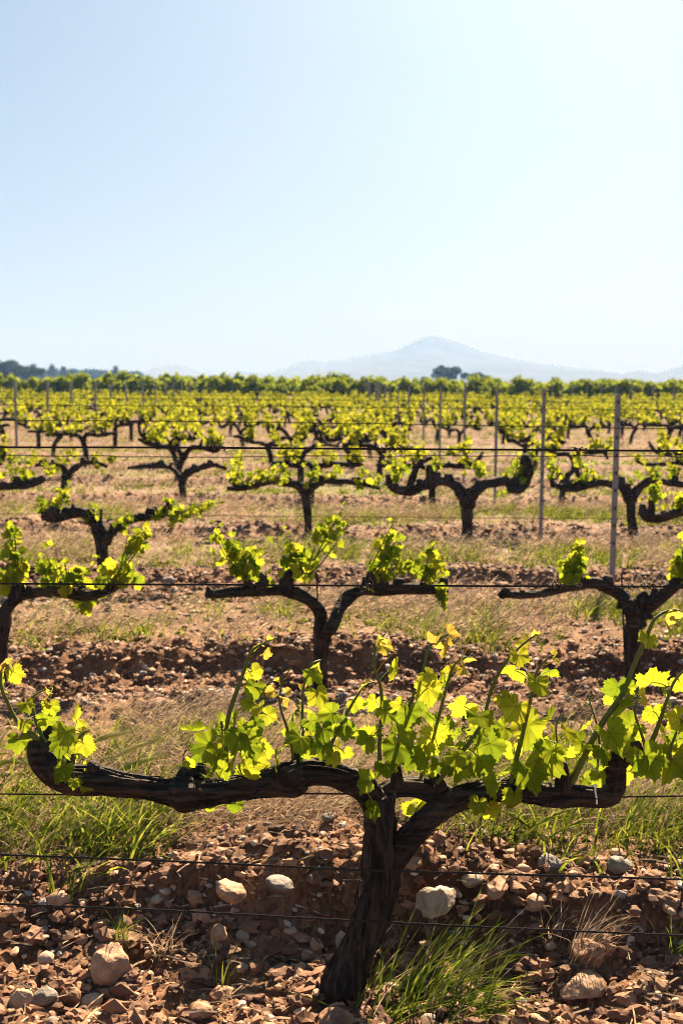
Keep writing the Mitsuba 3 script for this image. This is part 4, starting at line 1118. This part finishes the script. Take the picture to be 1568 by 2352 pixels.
wire('trellis_wire', 'top wire of the front row with dried tendrils wound round it', wpx((1027, 1028, 1030.5, 1033, 1035.5), ROW), 0.0020, 0.0002, 1)
wire('trellis_wire', 'middle wire of the front row crossing just at the arms of the second row', wpx((1341, 1343, 1345, 1346.5, 1347.5), ROW), 0.0020, 0.0003, 2)
wire('trellis_wire', 'cordon wire of the front row running along its arms', wpx((1824, 1827, 1824, 1834, 1829), ROW + 0.0), 0.0018, 0.0002, 3)
wire('trellis_wire', 'low wire crossing the front trunk below its fork', wpx((1964, 1979, 1997, 2009, 2021), ROW - 0.06), 0.0022, 0.0002, 4)
wire('trellis_wire', 'lowest wire crossing the foot of the front trunk over the shaded bank', wpx((2077, 2093, 2114, 2133, 2150), ROW - 0.07), 0.0022, 0.0002, 5)
wire('trellis_wire', 'upper thin wire of the second row, out of focus', wpx((965, 968, 972, 979, 985), R2), 0.0020, 0.001, 6)
wire('trellis_wire', 'lower wavy wire of the second row just below the sharp top wire', wpx((1046, 1048, 1047, 1046, 1049), R2), 0.0020, 0.003, 7)
wire('trellis_wire', 'top wire of the third row', wpx((930, 932, 935, 938, 942), R3), 0.0020, 0.002, 8)
wire('trellis_wire', 'cordon wire of the third row', wpx((1180, 1183, 1187, 1190, 1192), R3), 0.0018, 0.002, 9)
wire('trellis_wire', 'top wire of the fourth row', wpx((914, 916, 919, 922, 926), R4), 0.0020, 0.002, 10)
wire('trellis_wire', 'top wire of the fifth row', wpx((905, 907, 909, 913, 917), R5), 0.0022, 0.002, 11)
wire('trellis_wire', 'top wire of the sixth row', wpx((899, 902, 904, 907, 911), R6), 0.0022, 0.002, 12)


def tendril_on(px, py, n, label, hang=False, seed=0):
    """Dry tendrils coiled round a front wire."""
    r = np.random.default_rng(seed)
    a = P(px - n, py, ROW)
    pts = []
    L = 2 * n * S0
    for k in np.linspace(0, 1, 16 * max(2, n // 7)):
        ang = k * 6.28 * max(2, n / 6)
        rr = 0.0050 + r.normal(0, 0.0012)
        pts.append(a + np.array([k * L + r.normal(0, .0006), rr * math.sin(ang), rr * math.cos(ang)]))
    bits = [tube(pts, np.full(len(pts), 0.0017), 5, 0.0025)]
    for j in range(4):
        s = a + np.array([L * r.uniform(0, 1), 0, 0])
        bits.append(tube([s, s + r.normal(0, 0.006, 3), s + r.normal(0, 0.011, 3)], [0.0014, 0.0012, 0.0007], 4, 0.003))
    if hang:
        s = a + np.array([L * 0.15, -0.003, 0])
        pts = [s + np.array([0.008 * math.sin(k * 7.0) * k, -0.004 * k, -0.026 * min(1, k * 1.6) + 0.007 * math.cos(k * 7) * k - 0.004]) for k in np.linspace(0, 1, 20)]
        bits.append(tube(pts, np.linspace(0.0019, 0.0013, 20), 5, 0.002))
    thing('dried_vine_tendril', label, 'tendril', 'dried tendrils wound round the front wires', ply(join(bits), 'dried_tendril', smooth=True))


tendril_on(502, 1028.5, 17, 'dried tendril wound round the top wire left of the middle', False, 1)
tendril_on(898, 1031, 32, 'dried tendril with a hanging curl on the top wire right of the middle', True, 2)
tendril_on(1334, 1034.5, 13, 'dried tendril knot on the top wire left of the tall grey post', False, 3)
tendril_on(848, 1345.5, 8, 'small dried tendril on the middle wire at the picture centre', False, 4)
tendril_on(1278, 1346.5, 22, 'long dried tendril on the middle wire left of the tall grey post', False, 5)
tendril_on(1326, 1346.7, 9, 'short dried tendril on the middle wire, second left of the grey post', False, 8)
tendril_on(1444, 1347, 17, 'dried tendril on the middle wire just right of the grey post', False, 6)
tendril_on(1490, 1347.2, 17, 'dried tendril on the middle wire, second right of the grey post', False, 7)


def post(x, y, top, w, label, slots=False, group='posts of the trellis'):
    g = float(height(x, y))
    k = thing('trellis_post', label, 'post', group)
    b = trimesh.creation.box(extents=[w, w * 0.75, top - g + 0.3])
    b = trimesh.util.concatenate([b])
    v = np.array(b.vertices) + [0, 0, (top + g - 0.3) / 2]
    bev = []
    h0, h1 = g - 0.3, top
    c = w * 0.16
    ring = np.array([(-w / 2 + c, -w * .38), (w / 2 - c, -w * .38), (w / 2, -w * .38 + c), (w / 2, w * .38 - c), (w / 2 - c, w * .38), (-w / 2 + c, w * .38), (-w / 2, w * .38 - c), (-w / 2, -w * .38 + c)])
    vv = np.vstack([np.c_[ring, np.full(8, z)] for z in (h0, h1 - 0.006)] + [np.c_[ring * 0.86, np.full(8, h1)]])
    f = []
    for l in range(2):
        for j in range(8):
            a, d = l * 8 + j, l * 8 + (j + 1) % 8
            f += [[a, d, d + 8], [a, d + 8, a + 8]]
    f += [[16, 16 + j, 16 + j + 1] for j in range(1, 7)]
    scene[k + '__shaft'] = ply((vv + [x, y, 0], np.array(f)), 'post_steel', smooth=False)
    if slots:
        for j in range(9):
            z = top - 0.06 - j * 0.128
            m = trimesh.creation.box(extents=[w * 0.42, 0.006, 0.022])
            put(k + '__slot', ply((np.array(m.vertices) + [x, y - w * .38 - 0.0015, z], np.array(m.faces)), 'post_slot'))


post_rows = [(3, 1416, 'tall grey post with slots, nearest and rightmost of the diagonal line of posts', 0.040),
             (4, 1247, 'dark post second from the right in the diagonal line of posts', 0.036),
             (5, 1139, 'grey post third from the right in the diagonal line', 0.036),
             (6, 1066, 'dark post fourth from the right in the diagonal line', 0.038),
             (7, 1010, 'post fifth from the right in the diagonal line', 0.036),
             (8, 972, 'post sixth from the right in the diagonal line', 0.036),
             (9, 938, 'post seventh from the right in the diagonal line', 0.036),
             (10, 913, 'post eighth from the right in the diagonal line', 0.036),
             (11, 895, 'post ninth from the right in the diagonal line', 0.036)]
for n, px, lab, w in post_rows:
    y = n * ROW
    q = P(px, 1000, y)
    post(q[0], y, [1.41, 1.43, 1.37, 1.47, 1.40, 1.41, 1.38, 1.42, 1.4][n - 3], w, lab, n <= 4)
r_ = np.random.default_rng(88)
for line, x0, first, lab in ((0, 1.28, 12, 'small far post of the diagonal line'), (1, -7.1, 9, 'thin post of the line at the left'), (2, 11.2, 13, 'thin post of the line at the right edge')):
    for n in range(first, first + (9 if line == 0 else 13)):
        y = n * ROW
        post(x0 - 0.02 * (n - first) + r_.normal(0, 0.06), y, 1.42 + r_.normal(0, 0.04), 0.058, f'{lab}, {PLACE[n - first + 1]} from the front', False, lab + 's')

for key, (px, top, bot, y, lean, lab) in {'a': (1427, 1318, 1590, R2 - 0.03, 10, 'thin rusty stake beside the right vine of the second row'),
                                          'b': (728, 1318, 1470, R2 - 0.05, 2, 'thin stake in front of the middle vine of the second row'),
                                          'c': (906, 1825, 2010, ROW - 0.07, -18, 'thin stake leaning on the front vine trunk below its fork')}.items():
    a, b = P(px, top, y), P(px + lean, bot, y)
    thing('training_stake', lab, 'stake', 'thin stakes tied to the vines', ply(tube([a, (a + b) / 2, b], [0.0045] * 3 if y > 4 else [0.0040] * 3, 8, 0.05), 'wire_steel', smooth=True))
c = P(1364, 1826, ROW)
ks = np.linspace(0, 6.28, 20)
pts = [c + np.array([0.002 * math.sin(2 * k), 0.027 * math.cos(k), 0.027 * math.sin(k)]) for k in ks]
tie = thing('plastic_tie', 'white plastic tie looped round the right arm of the front vine', 'tie')
scene[tie + '__loop'] = ply(tube(pts, [0.0028] * 20, 6, 0.006), 'white_tie', smooth=True)
scene[tie + '__knob'] = ply(trimesh.creation.icosphere(subdivisions=2, radius=0.006).apply_translation(c + np.array([0.0, -0.01, 0.027])), 'white_tie', smooth=True)


# ------------------------------------------------------------------ trees
def crown_kind(seed, leaves, size, squash=1.0, lobes=7, layers=None):
    """Leaf clumps through the volume of a crown of about unit width standing on z = 0."""
    r = np.random.default_rng(seed)
    mass = []
    if layers:                                               # a conifer
        for _ in range(leaves):
            h = r.uniform(0.08, 1) ** 1.3
            rad = 0.34 * (1 - h) * (0.75 + 0.25 * math.sin(h * 40 + seed)) + 0.02
            a = r.uniform(0, 6.28)
            c = np.array([math.cos(a), math.sin(a), 0]) * rad * math.sqrt(r.uniform(0.1, 1)) + [0, 0, h]
            X, Y, Z = leaf_frame(np.array([math.cos(a), math.sin(a), -0.2]) + r.normal(0, .3, 3), r.normal(0, 1, 3))
            mass.append(moved(mat4(X, Y, Z, c, size * r.uniform(0.7, 1.3)), TINY[r.integers(3)]))
        return join(mass)
    cs = [(np.array([r.normal(0, 0.24), r.normal(0, 0.24), r.uniform(0.42, 0.76) * squash]), r.uniform(0.16, 0.26)) for _ in range(lobes)]
    for _ in range(leaves):
        c, q = cs[r.integers(lobes)]
        d = r.normal(size=3)
        d /= np.linalg.norm(d)
        o = c + d * q * r.uniform(0.5, 1.08) * [1.1, 1.1, squash]
        if o[2] < 0.05:
            continue
        X, Y, Z = leaf_frame(r.normal(0, 1, 3), d + r.normal(0, 0.7, 3))
        mass.append(moved(mat4(X, Y, Z, o, size * r.uniform(0.7, 1.4)), TINY[r.integers(3)]))
    return join(mass)


CROWNS = [crown_kind(s, 620, 0.075) for s in range(300, 306)]
CROWN_PLY = [ply(c, 'tree_leaf', smooth=True) for c in CROWNS]
trunk_ply = ply(join([tube([[0, 0, -0.1], [0.02, 0, 0.2], [0, 0.01, 0.45]], [0.05, 0.04, 0.025], 7, 0.08), tube([[0.01, 0, 0.2], [0.15, 0.05, 0.5]], [0.03, 0.012], 5, 0.1), tube([[0.01, 0, 0.22], [-0.14, -0.05, 0.5]], [0.03, 0.012], 5, 0.1)]), 'far_bark', smooth=True)
r_ = np.random.default_rng(99)


def tree(name, px, y, width, tall, label, cat, crown, group=None, base=0.0):
    x = P(px, 870, y)[0]
    k = thing(name, label, cat, group)
    tw = T().translate([x, y, base]).rotate([0, 0, 1], float(r_.uniform(0, 360))).scale([width, width, tall])
    scene[k + '__crown'] = {**crown, 'to_world': tw}
    scene[k + '__trunk'] = {**trunk_ply, 'to_world': tw}
    return k


TREES_Y = 61.5
for rank, (dy, lab, grp) in enumerate([(0.0, 'bright green bush in the front line of the far hedge', 'front bushes of the far hedge'), (3.0, 'green bush in the back line of the far hedge', 'back bushes of the far hedge')]):
    px, count = -20.0 + 14 * rank, 0
    while px < 1610:
        w = r_.uniform(0.9, 1.35)
        t = 1.75 - 0.00010 * px + r_.normal(0, 0.07) + 0.04 * rank
        if not (672 < px < 700):
            count += 1
            tree('hedge_bush', px, TREES_Y + dy + r_.normal(0, 0.4), w * 1.3, t * 1.04, f'{lab}, {PLACE[count]} from the left', 'bush', CROWN_PLY[r_.integers(6)], grp)
        px += w / TREES_Y * FPX * r_.uniform(0.6, 0.85)
tree('hedge_tree', 648, 66, 2.0, 2.02, 'larger rounded green tree standing out of the far hedge left of the mountain', 'tree', CROWN_PLY[1])
tree('hedge_tree', 766, 66, 2.4, 1.95, 'broad green bush in the far hedge just right of the gap below the mountain foot', 'tree', CROWN_PLY[2])
tree('hedge_tree', 1402, 66, 1.5, 1.85, 'slightly taller darker green tree in the far hedge right of the dark pine', 'tree', CROWN_PLY[3])
DARK = [ply(crown_kind(s, 900, 0.075, 0.9, 9), 'dark_leaf', smooth=True) for s in (320, 321)]
CONE = [ply(crown_kind(s, 500, 0.09, layers=True), 'dark_leaf', smooth=True) for s in (330, 331)]
tree('pine_tree', 1012, 300, 7.0, 6.3, 'dark round umbrella pine behind the far tree row below the mountain', 'tree', DARK[0])
tree('pine_tree', 1092, 330, 6.5, 4.3, 'lower dark tree just right of the dark umbrella pine', 'tree', DARK[1])
tree('oak_tree', 18, 260, 10.5, 6.1, 'large dark tree at the left edge behind the far tree row', 'tree', DARK[1])
tree('oak_tree', 52, 262, 7.5, 4.9, 'smaller dark tree right beside the large one at the left edge', 'tree', DARK[0])
tree('conifer_tree', 76, 420, 9.0, 6.4, 'pointed conifer just right of the dark trees at the left edge', 'tree', CONE[0])
tree('conifer_tree', 120, 430, 8.0, 6.3, 'second pointed conifer from the left edge', 'tree', CONE[1])
tree('conifer_tree', 146, 430, 8.0, 5.7, 'third pointed conifer from the left edge', 'tree', CONE[0])
tree('conifer_tree', 266, 430, 7.0, 6.0, 'lone pointed conifer above the distant wood at the left', 'tree', CONE[1])
parts = []
for _ in range(46):
    px = r_.uniform(60, 318)
    y = r_.uniform(520, 600)
    x = P(px, 870, y)[0]
    h = (6.2 - 0.0045 * px) * r_.uniform(0.75, 1.1)
    m = np.eye(4)
    m[:3, :3] = np.diag([h * 1.5, h * 1.5, h * 1.05])
    m[:3, 3] = [x, y, 0]
    parts.append(moved(m, crown_kind(400 + len(parts) % 4, 130, 0.16)))
scene['distant_wood'] = ply(join(parts), 'dark_leaf', smooth=True)
labels['distant_wood'] = {'label': 'distant bluish wood at the left on the horizon', 'category': 'wood', 'kind': 'stuff'}


# ------------------------------------------------------------------ mountains
def ridge(key, label, y, half, pts, seed, amp):
    from scipy.interpolate import PchipInterpolator
    pts = np.array(pts, float)
    q = np.array([P(a, b, y) for a, b in pts])
    f0 = PchipInterpolator(q[:, 0], q[:, 2], extrapolate=False)
    f = lambda x: np.convolve(np.pad(f0(x), 2, 'edge'), np.hanning(7)[1:-1] / np.hanning(7).sum(), 'valid')  # noqa: E731
    xs = np.linspace(q[0, 0], q[-1, 0], 420)
    ts = np.linspace(-1, 1, 44)
    X, Tt = np.meshgrid(xs, ts)
    Hh = np.maximum(f(xs), 0.5)[None]
    wob = meshkit.fbm(np.stack([X * 0.006, Tt * 2.5, X * 0], -1), 4, seed) - 0.5
    Z = Hh * np.clip(1 - np.abs(Tt), 0, 1) ** 0.85 * (1 + amp * wob * np.abs(Tt) * 2)
    Z = Z - 0.4
    Y = y + Tt * half + 60 * (meshkit.noise(np.stack([X * 0.004, X * 0, X * 0], -1), seed) - 0.5)
    n, m = X.shape
    idx = np.arange(n * m).reshape(n, m)
    quads = np.stack([idx[:-1, :-1], idx[:-1, 1:], idx[1:, 1:], idx[1:, :-1]], -1).reshape(-1, 4)
    scene[key] = ply((np.stack([X, Y, Z], -1).reshape(-1, 3), quads), 'hill_material', smooth=True)
    labels[key] = {'label': label, 'category': 'mountain', 'kind': 'structure'}


ridge('mountain', 'pale blue broad mountain with a gentle peak right of the middle', 3300, 500,
      [(560, 868), (640, 850), (690, 832), (720, 826), (745, 830), (780, 826), (850, 812), (905, 804), (950, 783), (985, 770), (1030, 779), (1100, 804), (1160, 820), (1250, 836), (1380, 852), (1470, 862), (1700, 876)], 3, 0.7)
ridge('hills', 'lower pale blue hills in front of the mountain', 2500, 250,
      [(430, 872), (480, 864), (560, 853), (620, 856), (690, 851), (800, 842), (870, 829), (930, 822), (985, 823), (1010, 833), (1060, 842), (1100, 834), (1180, 836), (1240, 846), (1300, 852), (1360, 850), (1420, 858), (1470, 850), (1500, 856), (1568, 840), (1640, 828), (1720, 840)], 5, 0.8)
ridge('distant_hill', 'small pale hill left of the mountain', 3200, 250,
      [(300, 870), (345, 850), (385, 838), (420, 840), (460, 853), (520, 864), (580, 872)], 7, 0.7)

# ------------------------------------------------------------------ the air
scene['haze'] = {'type': 'cube', 'to_world': T().translate([0, 1955, 68.5]).scale([5200, 2045, 70.0]), 'bsdf': {'type': 'null'}, 'interior': {'type': 'ref', 'id': 'haze_air'}}
labels['haze'] = {'label': 'thin air haze over the plain', 'category': 'haze', 'kind': 'stuff'}
